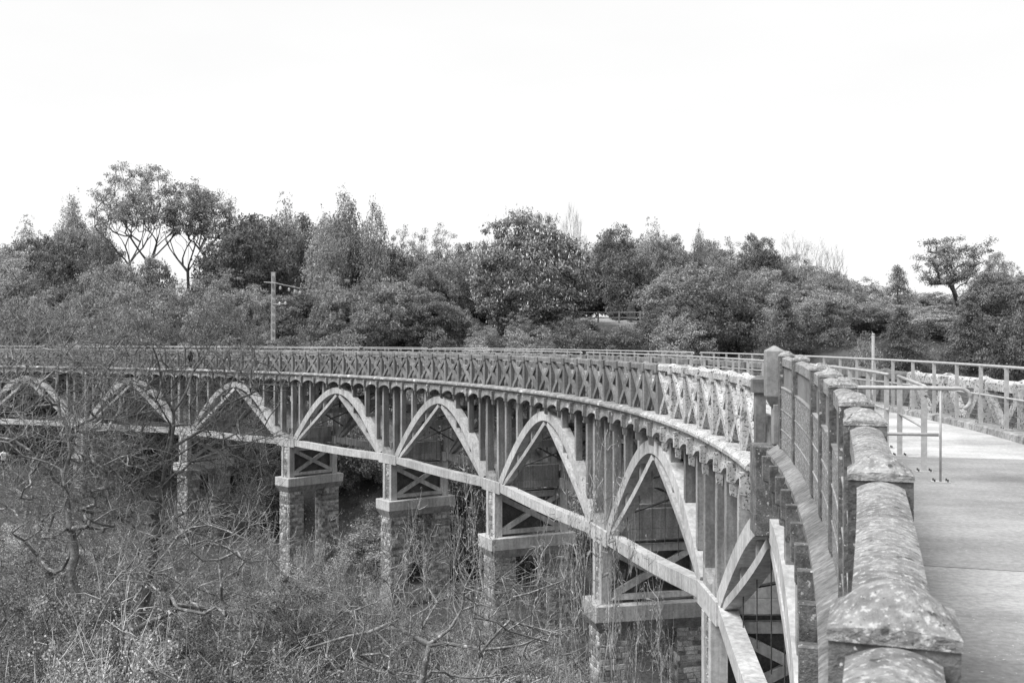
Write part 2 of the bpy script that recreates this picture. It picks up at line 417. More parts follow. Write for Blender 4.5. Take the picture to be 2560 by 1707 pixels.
# pier tops, ties
for k in range(-1, 8):
    sp = SPAN * k + 6.9; zs = zspring(k)
    for rib, (t0, t1) in enumerate(((.02, .56), (WID - .56, WID - .02))):
        # springing block
        mb = MB(); sweep(mb, rect(t0, t1, zs - .62, zs + .0), sp - 1.15, sp + 1.15, 2)
        part('springing_block', mb.mesh('springing_block', CONC_L, bevel=.02), vroot)
        # hollowed block between the two pier columns
        mb = MB(); rings = []
        for i in range(9):
            a = -.75 + 1.5 * i / 8; h = .16 + .42 * (abs(a) / .75) ** 2.2
            rings.append([W(sp + a, t0 + .08, zs + .003), W(sp + a, t1 - .06, zs + .003), W(sp + a, t1 - .06, zs + h), W(sp + a, t0 + .08, zs + h)])
        mb.loft(rings); part('column_base', mb.mesh('column_base', CONC), vroot)
        for a in (-.72, .72):
            mb = MB(); sweep(mb, rect(t0 + .10, t1 - .04, zs + .02, -1.12), sp + a - .12, sp + a + .12, 1)
            part('pier_column', mb.mesh('pier_column', CONC, bevel=.012), vroot)
        # tie beam to the next pier
        if k < 7:
            z0, z1 = zs, zspring(k + 1); n = 8; rings = []
            for i in range(n + 1):
                f = i / n; s = sp + 1.153 + f * (SPAN - 2.306); z = z0 + (z1 - z0) * f - .07 * math.sin(math.pi * f)
                sa_, sb_ = sp + 1.153, sp + SPAN - 1.153
                pq = [np.array(W(sa_, t, 0)) * (1 - f) + np.array(W(sb_, t, 0)) * f for t in (t0 + .05, t1 - .05)]
                rings.append([(pq[0][0], pq[0][1], z - .50), (pq[1][0], pq[1][1], z - .50), (pq[1][0], pq[1][1], z - .06), (pq[0][0], pq[0][1], z - .06)])
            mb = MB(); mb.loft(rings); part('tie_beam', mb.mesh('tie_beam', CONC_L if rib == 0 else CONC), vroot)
    # cross beams between the two ribs at the pier
    for a in (-.5, .5):
        for (z0, z1) in ((zs - .06, zs + .72), (zs - .46, zs - .063)):
            mb = MB(); sweep(mb, rect(.563, WID - .563, z0, z1), sp + a - .11, sp + a + .11, 1)
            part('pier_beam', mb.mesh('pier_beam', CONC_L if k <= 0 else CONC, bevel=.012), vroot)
    mb = MB(); sweep(mb, rect(.503, WID - .503, -2.9, -2.5), sp - .1, sp + .1, 1); part('cross_beam', mb.mesh('cross_beam', CONC), vroot)
    for a in (-.72, .72):           # knee braces under the deck
        for t0, t1 in ((.56, 1.25), (WID - .56, WID - 1.25)):
            mb = MB(); mb.tube([W(sp + a, t0, -2.0), W(sp + a, t1, -1.2)], .11, 4); part('knee_brace', mb.mesh('knee_brace', CONC), vroot)

# piers: head frame with cross braces, coping slab, two rubble legs
stone_meshes = []
for q in range(8):
    r_ = random.Random(q); mb = MB()
    def j(): return r_.uniform(-.07, .07)
    mb.loft([[(-.5 + j(), 0, -.5 + j()), (.5 + j(), 0, -.5 + j()), (.5 + j(), 0, .5 + j()), (-.5 + j(), 0, .5 + j())],
             [(-.44 + j(), 1, -.42 + j()), (.44 + j(), 1, -.42 + j()), (.42 + j(), 1, .42 + j()), (-.44 + j(), 1, .42 + j())]], cap=True)
    stone_meshes.append(mb.mesh('stone', STONE))
def stones_on(face, single, parent, rs):
    """face: (origin, u-vector, outward-vector, width, z0, z1). Courses of rubble stones, proud of the mortar."""
    o, u, w, L, z0, z1 = face; o = Vector(o); u = Vector(u).normalized(); w = Vector(w).normalized(); lst = []
    z = z1
    while z > z0 + .1:
        h = rs.uniform(.15, .27); x = rs.uniform(-.18, 0)
        while x < L - .06:
            l = rs.uniform(.22, .58); a, b = max(x, 0), min(x + l, L)
            if b - a > .08: lst.append((o + u * ((a + b) / 2) + Vector((0, 0, z - h / 2)), b - a - .035, h - .03, rs.uniform(.02, .055)))
            x += l
        z -= h
    mats = [Matrix(((u.x * a, w.x * dp, 0, c.x), (u.y * a, w.y * dp, 0, c.y), (0, 0, h, c.z), (0, 0, 0, 1))) for c, a, h, dp in lst]
    if single:
        for m4 in mats: part('stone', rs.choice(stone_meshes), parent, m4)
        return len(mats)
    mb = MB()
    for m4 in mats:
        me = rs.choice(stone_meshes); mb.add([m4 @ v.co for v in me.vertices], [tuple(p.vertices) for p in me.polygons])
    part('stonework', mb.mesh('stonework', STONES), parent, kind='stuff')
    return 0
nstone = 0
for k in range(-1, 8):
    sp = SPAN * k + 6.9; zs = zspring(k); z1 = zs - .62
    zcap = z1 - 2.3
    gz = float(min(hz(*W(sp, 0, 0)[:2]), hz(*W(sp, WID, 0)[:2]))) - .5
    # coping slab + tapering corbel course: the pier's own mesh
    mb = MB(); sweep(mb, rect(-.30, WID + .30, zcap - .62, zcap), sp - .92, sp + .92, 2)
    pier = part('pier', mb.mesh('pier', CONC_L, bevel=.02), vroot)
    mb = MB()
    def ring(e, z): return [W(sp - .67 - e, -.1 - e, z), W(sp - .67 - e, WID + .1 + e, z), W(sp + .67 + e, WID + .1 + e, z), W(sp + .67 + e, -.1 - e, z)]
    mb.loft([ring(.22, zcap - .623), ring(0, zcap - 1.05)]); part('corbel_course', mb.mesh('corbel_course', CONC), pier)
    legs = ((-.06, 1.2), (WID - 1.2, WID + .06))
    for (a, b) in legs:
        bt = .12
        mb = MB(); mb.loft([[W(sp - .63 - e, a - e, z), W(sp - .63 - e, b + e * .3, z), W(sp + .63 + e, b + e * .3, z), W(sp + .63 + e, a - e, z)] for e, z in ((0, zcap - 1.053), (0, zcap - 8), (.15, min(gz, zcap - 8.5)))])
        part('pier_leg', mb.mesh('pier_leg', MORTAR), pier)
    # head frame
    for a in (-.42, .42):
        for t in (.24, WID - .24):
            mb = MB(); sweep(mb, rect(t - .22, t + .22, zcap + .003, z1 - .003), sp + a - .14, sp + a + .14, 1)
            part('head_post', mb.mesh('head_post', CONC_L, bevel=.015), pier)
        for tz in ((zcap + .12, zcap + .34), (z1 - .34, z1 - .06)):
            mb = MB(); sweep(mb, rect(.463, WID - .463, *tz), sp + a - .10, sp + a + .10, 1)
            part('head_rail', mb.mesh('head_rail', CONC_L), pier)
        for flip in (0, 1):
            ta, tb = (.47, WID - .47) if not flip else (WID - .47, .47)
            o_ = .0 if not flip else .004
            mb = MB(); za, zb = zcap + .30, z1 - .30
            w = .13
            for sgn in (1,):
                pts = [(ta, za), (tb, zb)]; dx, dz = tb - ta, zb - za; l = math.hypot(dx, dz); nx, nz = -dz / l * w, dx / l * w
                A = sp + a - .075 - o_; B = sp + a + .075 + o_
                mb.hexa([W(A, ta - nx, za - nz), W(B, ta - nx, za - nz), W(B, tb - nx, zb - nz), W(A, tb - nx, zb - nz),
                         W(A, ta + nx, za + nz), W(B, ta + nx, za + nz), W(B, tb + nx, zb + nz), W(A, tb + nx, zb + nz)])
            part('cross_brace', mb.mesh('cross_brace', CONC_L), pier)
    for t0, t1 in ((.10, .36), (WID - .36, WID - .10)):
        mb = MB(); sweep(mb, rect(t0, t1, zcap + .003, z1 - .003), sp - .277, sp + .277, 1)
        part('infill_wall', mb.mesh('infill_wall', MORTAR), pier)
    mb = MB(); sweep(mb, rect(.463, WID - .463, zcap + .003, z1 - .003), sp - .12, sp + .12, 1); part('core_wall', mb.mesh('core_wall', SHADE_D), pier)  # wall behind the braces, its dark colour stands in for the hollow's shade
    rs = random.Random(100 + k)
    p0 = Vector(W(sp, 0, 0)); g = P(sp)[1]; al = Vector((g[0], g[1], 0)); ac = Vector((g[1], -g[0], 0))
    single = k in (1, 2)
    def face(sa_, ta, u, w, L, z0_, z1_): return (Vector(W(sa_, ta, 0)), u, w, L, z0_, z1_)
    # valley face of the infill and of the near leg, camera faces of both legs
    nstone += stones_on(face(sp - .27, .10, al, -ac, .54, zcap + .02, z1 - .02), k in (0, 1, 2, 3), pier, rs)
    zb = gz + .5
    vis = {0: zcap - 6, 1: zcap - 4.6, 2: zcap - 4.3}.get(k, zb)
    for (a, b) in legs:
        if k >= -1:
            zm = zcap - 1.06
            n0 = nstone
            if single and a < 1 or (k == 1):
                nstone += stones_on(face(sp - .635, a, ac, -al, b - a, vis, zm), True, pier, rs)
                stones_on(face(sp - .66, a - .02, ac, -al, b - a, zb, vis), False, pier, rs)
            else:
                stones_on(face(sp - .635, a, ac, -al, b - a, zb, zm), False, pier, rs)
    stones_on(face(sp - .63, -.065, al, -ac, 1.26, zb, zcap - 1.06), False, pier, rs)
    stones_on(face(sp - .63, WID - 1.205, al, -ac, 1.26, zb, zcap - 1.06), False, pier, rs)

# pendant block under the tall pillar
mb = MB(); sweep(mb, rect(-.18, .42, -1.95, -.3), -.38, .32, 1); part('pendant_block', mb.mesh('pendant_block', DARKL, bevel=.02), vroot)

# near cornice: sloping weathered ledge, frieze, corbels, following the solid parapet
def znear(s): return capz(s) - 1.68
for q in range(14):
    s0 = -.4 - (q + 1) * 1.4; mb = MB()
    prof = [(.02, -.22), (.40, -.22), (.40, 0), (.225, 0.0), (.04, -.12), (.02, -.14)]
    sweep(mb, prof, s0, s0 + 1.394, 3, znear)
    part('cornice', mb.mesh('cornice', CORN_N), vroot, label='rippled sloping cornice ledge')
cn_mesh = MB()
cn_mesh.loft([[(-.15, -.07, -.15), (.20, -.07, -.15), (.20, .07, -.15), (-.15, .07, -.15)], [(-.15, -.065, -.56), (.0, -.065, -.62), (.0, .065, -.62), (-.15, .065, -.56)]])
cnm = cn_mesh.mesh('corbel', DARKL, bevel=.008)
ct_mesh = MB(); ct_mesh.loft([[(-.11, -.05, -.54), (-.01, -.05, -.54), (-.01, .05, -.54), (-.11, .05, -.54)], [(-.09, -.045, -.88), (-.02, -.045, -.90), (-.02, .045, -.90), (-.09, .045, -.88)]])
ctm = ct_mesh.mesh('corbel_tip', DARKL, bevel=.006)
for q in range(16):
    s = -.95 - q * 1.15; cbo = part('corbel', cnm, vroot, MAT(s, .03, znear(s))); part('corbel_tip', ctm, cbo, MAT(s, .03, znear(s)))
mb = MB(); sweep(mb, rect(.24, .40, -1.25, -.223), -19.5, -.42, 14, znear); part('frieze_wall', mb.mesh('frieze_wall', DARKL), vroot)

# ------------------------------------------------------------------ lattice parapets
def lattice(t_line, inner, s_first, s_last, white_lo, white_hi, root):
    sg = 1 if inner else -1
    T = lambda t: t_line + sg * t
    H0, H1 = ZC + .003, .70
    cache = {}
    def meshes(mat):
        if mat.name in cache: return cache[mat.name]
        p_ = MB(); p_.box(-.10, .10, -.11, .11, H0, H1); p_ = p_.mesh('post', mat, bevel=.012)
        # pyramid capped post head
        c = MB(); c.box(-.15, .15, -.15, .15, .62, .875)
        c.loft([[(-.15, -.15, .875), (.15, -.15, .875), (.15, .15, .875), (-.15, .15, .875)], [(-.03, -.03, .95), (.03, -.03, .95), (.03, .03, .95), (-.03, .03, .95)]])
        c = c.mesh('post_cap', mat)
        r = MB(); h = BAY / 2 - .153
        r.loft([[(x, y, z) for x, z in ((-.10, .70), (.10, .70), (.10, .84), (.055, .90), (-.055, .90), (-.10, .84))] for y in (-h, h)])
        r = r.mesh('rail', mat)
        ds = []
        for fl in (1, -1):
            m_ = MB(); a0 = BAY / 2 - .113; z0, z1 = H0 + .02, H1 - .02
            dy, dz = 2 * a0, z1 - z0; l = math.hypot(dy, dz); hy, hz_ = -dz / l * .085, dy / l * .085
            x0, x1 = (-.075, .045) if fl > 0 else (-.035, .085)
            q = [(-a0 * fl, z0), (a0 * fl, z1)]
            hy *= fl
            m_.hexa([(x0, q[0][0] - hy, q[0][1] - hz_), (x1, q[0][0] - hy, q[0][1] - hz_), (x1, q[1][0] - hy, q[1][1] - hz_), (x0, q[1][0] - hy, q[1][1] - hz_),
                     (x0, q[0][0] + hy, q[0][1] + hz_), (x1, q[0][0] + hy, q[0][1] + hz_), (x1, q[1][0] + hy, q[1][1] + hz_), (x0, q[1][0] + hy, q[1][1] + hz_)])
            ds.append(m_.mesh('diagonal', mat))
        cache[mat.name] = (p_, c, r, ds[0], ds[1]); return cache[mat.name]
    n = int((s_last - s_first) / BAY)
    for i in range(n + 1):
        s = s_first + i * BAY
        m = WHITE if white_lo <= s <= white_hi else LATT
        lb = None
        p_, c, r, d0, d1 = meshes(m)
        part('post', p_, root, MAT(s, t_line), label='white lichen-covered post' if m is WHITE else None)
        part('post_cap', c, root, MAT(s, t_line))
        if i < n:
            m = WHITE if white_lo <= s + BAY / 2 <= white_hi else LATT
            p_, c, r, d0, d1 = meshes(m)
            part('rail', r, root, MAT(s + BAY / 2, t_line))
            part('diagonal', d0, root, MAT(s + BAY / 2, t_line)); part('diagonal', d1, root, MAT(s + BAY / 2, t_line))
linner = thing('lattice_parapet', W(40, .06, ZC), 'lattice parapet of crossed concrete bars on the valley side, partly white with lichen', 'parapet')
lattice(.06, True, .72, SMAX - 2, 1.5, 12.3, linner)
louter = thing('lattice_parapet', W(10, WID - .06, ZC), 'concrete lattice parapet behind wire mesh on the far side of the deck', 'parapet')
lattice(WID - .06, False, -16.5, SMAX - 2, -14.0, 4.5, louter)
# wire mesh fixed to the inside of the lattice
def wire_mesh(t, s0, s1, zlo, zhi, dense, root):
    mb = MB(); n = int((s1 - s0) / 1.725)
    z = zlo
    while z < zhi:
        mb.tube([W(s0 + (s1 - s0) * i / n, t, z) for i in range(n + 1)], .004, 3); z += .10
    if dense:
        s = s0
        while s < s1:
            p = W(s, t, 0); mb.tube([(p[0], p[1], zlo - .02), (p[0], p[1], zhi)], .0028, 3); s += .06
    part('wire_mesh', mb.mesh('wire_mesh', MESHW), root, kind='stuff')
wire_mesh(WID - .26, -8.0, 9.0, .13, .68, True, louter)
wire_mesh(WID - .262, 9.0, 60.0, .13, .68, False, louter)
wire_mesh(.26, .8, 60.0, -.02, .68, False, linner)

# ------------------------------------------------------------------ near solid parapet and tall pillar
TN = .30                           # its centre line stands a little towards the deck
def s_at(y):
    a, b = -20.0, 3.0
    for _ in range(40):
        m_ = (a + b) / 2
        if W(m_, TN, 0)[1] < y: a = m_
        else: b = m_
    return (a + b) / 2
wroot = thing('parapet_wall', W(-8, TN, -.3), 'solid lichened concrete parapet with rounded coping and pebbledash panels running towards the viewer', 'parapet')
cap_y = [-2.0, .1, 2.13, 4.17, 6.25, 7.6, 9.6, 11.3, 12.7, 15.6, 17.5]
cap_s = [s_at(y) for y in cap_y]
def hump(w, n=9, base=0.0, rise=.06):
    return [(w * (2 * i / (n - 1) - 1), base + rise * (1 - (2 * i / (n - 1) - 1) ** 2)) for i in range(n)]
def cap_mesh():
    mb = MB(); w = .129; d_ = .128
    def ring(y, ww, rise): return [(x, y, -.078) for x, z in hump(ww, 9)] + [(x, y, z) for x, z in reversed(hump(ww, 9, -.055, rise))]
    mb.loft([ring(-d_, w, .012), ring(-d_ + .01, w, .020), ring(-.03, w, .078), ring(.03, w, .078), ring(d_ - .01, w, .020), ring(d_, w, .012)])
    return mb.mesh('coping_cap', CAPM)
capm = cap_mesh()
pm = MB(); pr_ = lambda y: [(-.126, y, -1.66), (.126, y, -1.66)] + [(x, y, z) for x, z in reversed(hump(.126, 9, -.076, .0))]
pm.loft([pr_(-.122), pr_(.122)]); postm = pm.mesh('pillar', DARKL)
for i, s in enumerate(cap_s):
    part('coping_cap', capm, wroot, MAT(s, TN, capz(s)))
    part('pillar', postm, wroot, MAT(s, TN, capz(s)))
    if i:
        s0, s1 = cap_s[i - 1] + .128, s - .128
        mb = MB(); rings = []
        n = max(3, int((s1 - s0) / .25)); w = .092
        prof = [(-w, -.235), (w, -.235)] + [(x, z) for x, z in reversed(hump(w, 9, -.105, .028))]
        sweep(mb, [(TN + t, z) for t, z in prof], s0, s1, n, capz)
        part('coping_stone', mb.mesh('coping_stone', CAPM), wroot)
        # set-back smooth panel and the pebbledash panels with ledges
        mb = MB(); sweep(mb, [(TN + t, z) for t, z in rect(-.06, .06, -.60, -.238)], s0 - .006, s1 + .006, 3, capz)
        part('smooth_panel', mb.mesh('smooth_panel', SMOOTH), wroot)
        for (za, zb) in ((-.985, -.623), (-1.335, -1.005), (-1.67, -1.355)):
            mb = MB(); sweep(mb, [(TN + t, z) for t, z in rect(-.100, .09, za, zb)], s0 - .004, s1 + .004, 3, capz)
            part('pebbledash_panel', mb.mesh('pebbledash_panel', PEBB), wroot)
        for zl in (-.622, -1.004, -1.354):
            mb = MB(); sweep(mb, [(TN + t, z) for t, z in rect(-.112, .085, zl, zl + .018)], s0 - .003, s1 + .003, 3, capz)
            part('ledge', mb.mesh('ledge', CONC), wroot)
# tall pillar at the end
sE = s_at(18.0) + .28
mb = MB(); z0, z1 = .55, 1.43
p4 = lambda e, z: [W(sE - .17 + e, TN - .27 + e, z), W(sE - .17 + e, TN + .06 - e, z), W(sE + .17 - e, TN + .06 - e, z), W(sE + .17 - e, TN - .27 + e, z)]
mb.loft([p4(.10, z0 - .15), p4(0.0, z0 + .05), p4(0, z1), p4(.14, z1 + .09)])
part('end_pillar', mb.mesh('end_pillar', CONC, bevel=.01), wroot, label='tall end pillar with pyramid top')
mb = MB(); sweep(mb, rect(TN - .14, TN + .05, znear(0) - .02, z0 - .10), sE - .17, sE + .17, 1); part('pillar', mb.mesh('pillar', CONC, bevel=.01), wroot)

# ------------------------------------------------------------------ deck and kerb
deck = solo('deck', None, kind='structure')
js = [-25.0, -18.0, -11.35, -4.35] + [2.4 + 6.75 * i for i in range(17)]
for a, b in zip(js[:-1], js[1:]):
    mb = MB(); n = 8; m_ = 6
    prof = [(.42 + (3.70 - .42) * i / m_, 0) for i in range(m_ + 1)] + [(3.70, -.028), (.42, -.028)]
    sweep(mb, prof, a + .012, b - .012, n)
    part('deck_slab', mb.mesh('deck_slab', DECK_D if a < -11 else DECK), deck)
kroot = solo('kerb', None, kind='structure')
for i in range(-8, 34):
    a = i * 3.3
    if a > SMAX - 3.3: break
    mb = MB(); sweep(mb, [(3.704, -.03), (WID - .16, -.03), (WID - .16, .12), (3.75, .12), (3.72, .10)], a, a + 3.285, 3)
    part('kerbstone', mb.mesh('kerbstone', KERB), kroot)

for i in range(0, 34):
    a = .9 + i * 3.3
    if a > SMAX - 3.3: break
    mb = MB(); sweep(mb, [(.33, -.69), (.416, -.69), (.416, .13), (.33, .13)], a, a + 3.285, 3)
    part('kerbstone', mb.mesh('kerbstone', KERB), kroot)

# ------------------------------------------------------------------ galvanised pipe railings
rail_post_m = MB(); rail_post_m.box(-.007, .007, -.035, .035, .012, 1.03)
rail_post_m = rail_post_m.mesh('post', GALV)
plate_m = MB(); plate_m.box(-.10, .10, -.075, .075, 0, .012); plate_m = plate_m.mesh('base_plate', GALV)
bolt_m = MB(); bolt_m.tube([(0, 0, .012), (0, 0, .04)], .009, 6); bolt_m = bolt_m.mesh('bolt', STEEL)
def railing(t, s0, s1, z0, H, step, label, group, bolts=False, ends=(True, True), face=False):
    root = thing('pipe_railing', W(s0, t, z0), label, 'railing', group)
    n = max(2, int((s1 - s0) / .8)); pts = [Vector(W(s0 + (s1 - s0) * i / n, t, z0 + H)) for i in range(n + 1)]
    mb = MB(); pp = list(pts)
    if ends[0]: pp = [pts[0] + (pts[0] - pts[1]).normalized() * .06 + Vector((0, 0, -.07)), pts[0] + (pts[0] - pts[1]).normalized() * .05 + Vector((0, 0, -.02))] + pp
    if ends[1]: pp = pp + [pts[-1] + (pts[-1] - pts[-2]).normalized() * .05 + Vector((0, 0, -.02)), pts[-1] + (pts[-1] - pts[-2]).normalized() * .06 + Vector((0, 0, -.07))]
    mb.tube(pp, .024, 8); part('top_rail', mb.mesh('top_rail', GALV, smooth=True), root)
    mb = MB(); mb.tube([p - Vector((0, 0, .525)) for p in pts], .017, 8); part('mid_rail', mb.mesh('mid_rail', GALV, smooth=True), root)
    k = max(1, round((s1 - s0 - .2) / step)); sc = (H - .02) / 1.03
    for i in range(k + 1):
        s = s0 + .1 + (s1 - s0 - .2) * i / k
        rot = Matrix.Rotation(R(90), 4, 'Z') if face else Matrix()
        part('post', rail_post_m, root, MAT(s, t, z0) @ rot @ Matrix.Diagonal((1, 1, sc, 1)))
        pl = part('base_plate', plate_m, root, MAT(s, t, z0))
        if bolts:
            for dx, dy in ((-.07, -.05), (.07, -.05), (-.07, .05), (.07, .05)):
                part('bolt', bolt_m, pl, MAT(s, t, z0) @ Matrix.Translation((dx, dy, 0)))
    return root
TO = 3.88; TI = 1.50
og = 'railings on the kerb'
railing(TO, -15.0, 19.6, .12, 1.05, 1.15, 'galvanised pipe railing on the far kerb, nearest length reaching out of the picture at right', og, bolts=True, face=True)
railing(TO, 20.3, 49.0, .12, 1.05, 1.45, 'galvanised pipe railing on the far kerb, middle length beyond the gap above the lattice', og, face=True)
railing(TO, 49.7, SMAX - 4, .12, 1.05, 1.7, 'galvanised pipe railing on the far kerb, most distant length running out at left', og, face=True)
ig = 'railings along the walkway'
railing(TI, -3.35, 26.0, 0, 1.11, 1.45, 'galvanised pipe railing along the walkway, length starting open-ended beside the gate', ig, bolts=True, ends=(False, True), face=True)
railing(TI, 26.6, 54.0, 0, 1.11, 1.6, 'galvanised pipe railing along the walkway, length after the gap over the third arch', ig, face=True)
railing(TI, 54.6, SMAX - 4, 0, 1.11, 1.8, 'galvanised pipe railing along the walkway, most distant length running out at left', ig, face=True)
# short length with the bent end, next to the barrier
broot = thing('pipe_railing', W(-5.0, TI, 0), 'short galvanised railing of two posts with down-bent end beside the barrier', 'railing', ig)
sA, sB = -4.25, -5.95
A, B = Vector(W(sA, TI, 0)), Vector(W(sB, TI + .02, 0))
Z = lambda p, z: Vector((p.x, p.y, z))
dAB = (B - A).normalized()
mb = MB(); mb.tube([Z(A, 1.11) - dAB * .12, Z(B, 1.05) - dAB * .10, Z(B, 1.04) - dAB * .03, Z(B, 1.0), Z(B, .93)], .024, 8); part('top_rail', mb.mesh('top_rail', GALV, smooth=True), broot)
mb = MB(); mb.tube([Z(A, .585) , Z(B, .53)], .017, 8); part('mid_rail', mb.mesh('mid_rail', GALV, smooth=True), broot)
for s, h in ((sA, 1.09), (sB, 1.0)):
    m4 = MAT(s, TI, 0)
    part('post', rail_post_m, broot, m4 @ Matrix.Rotation(R(90), 4, 'Z') @ Matrix.Diagonal((1, 1, h / 1.03, 1)))
    pl = part('base_plate', plate_m, broot, m4)
    for dx, dy in ((-.07, -.05), (.07, -.05), (-.07, .05), (.07, .05)): part('bolt', bolt_m, pl, m4 @ Matrix.Translation((dx, dy, 0)))
# the barrier across the strip behind the parapet
gs = -6.85
groot = thing('barrier', W(gs, TI, 0), 'galvanised tube barrier with hooked end across the strip behind the solid parapet', 'barrier')
G = lambda t, z, ds=0: W(gs + ds, t, z)
hook = [G(.40, 1.07), G(1.72, 1.07)] + [(Vector(G(1.72, 1.07)) + (Vector(G(2.72, 1.07)) - Vector(G(1.72, 1.07))) * (.12 * math.sin(a)) + Vector((0, 0, -.12 + .12 * math.cos(a)))) for a in [math.pi * i / 8 for i in range(1, 8)]]
mb = MB(); mb.tube(hook, .024, 10); part('top_tube', mb.mesh('top_tube', GALV, smooth=True), groot)
mb = MB(); mb.tube([G(.40, .54), G(1.50, .54)], .020, 8); part('lower_tube', mb.mesh('lower_tube', GALV, smooth=True), groot)
m4 = MAT(gs, TI + .02, 0)
mb = MB(); mb.tube([(0, 0, .012), (0, 0, 1.06)], .013, 8); part('upright', mb.mesh('upright', GALV, smooth=True), groot, m4)
pl = part('base_plate', plate_m, groot, m4)
for dx, dy in ((-.07, -.05), (.07, -.05), (-.07, .05), (.07, .05)): part('bolt', bolt_m, pl, m4 @ Matrix.Translation((dx, dy, 0)))

# ------------------------------------------------------------------ vegetation
def unit(v): return v / np.maximum(np.linalg.norm(v, axis=-1, keepdims=True), 1e-9)
def tubes_np(p0, p1, r0, r1, n=4):
    p0, p1 = np.asarray(p0, float), np.asarray(p1, float); r0, r1 = np.asarray(r0, float), np.asarray(r1, float)
    t = unit(p1 - p0); ref = np.where(np.abs(t[:, 2:3]) > .9, np.array([[1., 0, 0]]), np.array([[0, 0, 1.]]))
    u = unit(np.cross(t, ref)); w = np.cross(u, t)
    a = np.arange(n) * 2 * np.pi / n; ca, sa = np.cos(a)[None, :, None], np.sin(a)[None, :, None]
    c = u[:, None] * ca + w[:, None] * sa
    p1 = p1 + t * r1[:, None] * .5
    V = np.concatenate([p0[:, None] + c * r0[:, None, None], p1[:, None] + c * r1[:, None, None]], 1).reshape(-1, 3)
    m = len(p0); o = (np.arange(m) * 2 * n)[:, None]; j = np.arange(n)[None]; k = (j + 1) % n
    F = np.stack([o + j, o + k, o + k + n, o + j + n], -1).reshape(-1, 4)
    return V, F
def leaves_np(c, size, up=.35, droop=0.0, aspect=.55, out=None, g=None):
    """one diamond shaped leaf per centre, slightly folded"""
    g = g or rng; n = len(c); size = size * g.uniform(.6, 1.35, n)[:, None]
    a = unit(g.normal(size=(n, 3)) + (0 if out is None else out * .8)); a[:, 2] -= droop; a = unit(a)
    nrm = unit(g.normal(size=(n, 3)) + np.array([0, 0, up * 3])); b = unit(np.cross(nrm, a)); nn = np.cross(a, b)
    V = np.stack([c - a * size * .5, c + b * size * .5 * aspect + nn * size * .08, c + a * size * .5, c - b * size * .5 * aspect + nn * size * .08], 1).reshape(-1, 3)
    F = np.arange(4 * n).reshape(n, 4); return V, F
def join(parts):
    Vs, Fs, o = [], [], 0
    for V, F in parts: Vs.append(V); Fs.append(F + o); o += len(V)
    return np.concatenate(Vs), np.concatenate(Fs)

class Skeleton:
    """branches that reach out from a trunk to target points, thickness from what they carry"""
    def __init__(s, trunk, step=.7, wig=.12, rise=.0, g=None, slope=0.0, k=.9):
        s.g = g or rng; s.p = [np.array(q, float) for q in trunk]; s.par = [-1] + list(range(len(trunk) - 1)); s.step = step; s.wig = wig; s.rise = rise; s.tips = []; s.slope = slope; s.k = k
    def reach(s, targets, bias=.25, minz=None):
        base = s.p[0]; order = np.argsort(np.linalg.norm(targets - base, axis=1))
        for i in order:
            q = targets[i]; A = np.array(s.p); d = np.linalg.norm(A - q, axis=1) + bias * np.maximum(A[:, 2] - q[2], 0) * 2
            if s.slope: d = d + s.slope * np.maximum(s.k * np.hypot(A[:, 0] - q[0], A[:, 1] - q[1]) - (q[2] - A[:, 2]), 0)
            if minz is not None: d = d + np.where(A[:, 2] < minz, 50, 0)
            j = int(np.argmin(d)); a = s.p[j]; L = np.linalg.norm(q - a); n = max(1, int(L / s.step)); prev = j
            off = s.g.normal(size=3) * L * s.wig; off[2] += s.rise * L
            for k in range(1, n + 1):
                f = k / n; pt = a + (q - a) * f + off * math.sin(math.pi * f) + (s.g.normal(size=3) * s.step * s.wig * .8 if k < n else 0)
                s.p.append(pt); s.par.append(prev); prev = len(s.p) - 1
            s.tips.append(prev)
    def mesh_data(s, r_tip, r_base, power=.5, n=4, grow=1.0):
        N = len(s.p); cnt = np.zeros(N); has = np.zeros(N, bool)
        for i in range(1, N): has[s.par[i]] = True
        for i in range(N - 1, -1, -1):
            if not has[i]: cnt[i] += 1
            if s.par[i] >= 0: cnt[s.par[i]] += cnt[i]
        r = r_tip * cnt ** power; r = np.minimum(r * min(1, 1e9), r_base) if r_base else r
        if r_base: r = r_tip + (r_base - r_tip) * (np.maximum(cnt - 1, 0) / max(cnt.max() - 1, 1)) ** power
        P_ = np.array(s.p); par = np.array(s.par); k = np.arange(1, N); par = par[1:]
        return tubes_np(P_[par], P_[k], np.minimum(r[par], r[k] * 1.6 + .002), r[k], n)

def blob_points(n, g, rx, rz, zc, inner=.55, lump=.22, flat=0):
    d = unit(g.normal(size=(n, 3))); k = unit(g.normal(size=(11, 3)))
    lobes = 1 + (lump + .15) * np.max(np.clip(d @ k.T, 0, 1) ** 5, axis=1) - (lump + .15) * .55
    r = g.uniform(inner ** 3, 1, n) ** (1 / 3) * lobes
    p = d * r[:, None]; p[:, 2] = np.where(p[:, 2] < 0, p[:, 2] * (1 - flat), p[:, 2])
    return p * np.array([rx, rx, rz]) + np.array([0, 0, zc])
def cloud(targets, k, rad, g, flat=.65):
    n = len(targets); c = np.repeat(targets, k, 0)
    dd = unit(g.normal(size=(n * k, 3))) * (g.uniform(0, 1, (n * k, 1)) ** .5) * rad * np.repeat(g.uniform(.6, 1.3, (n, 1)), k, 0)
    dd[:, 2] *= flat; return c + dd, dd

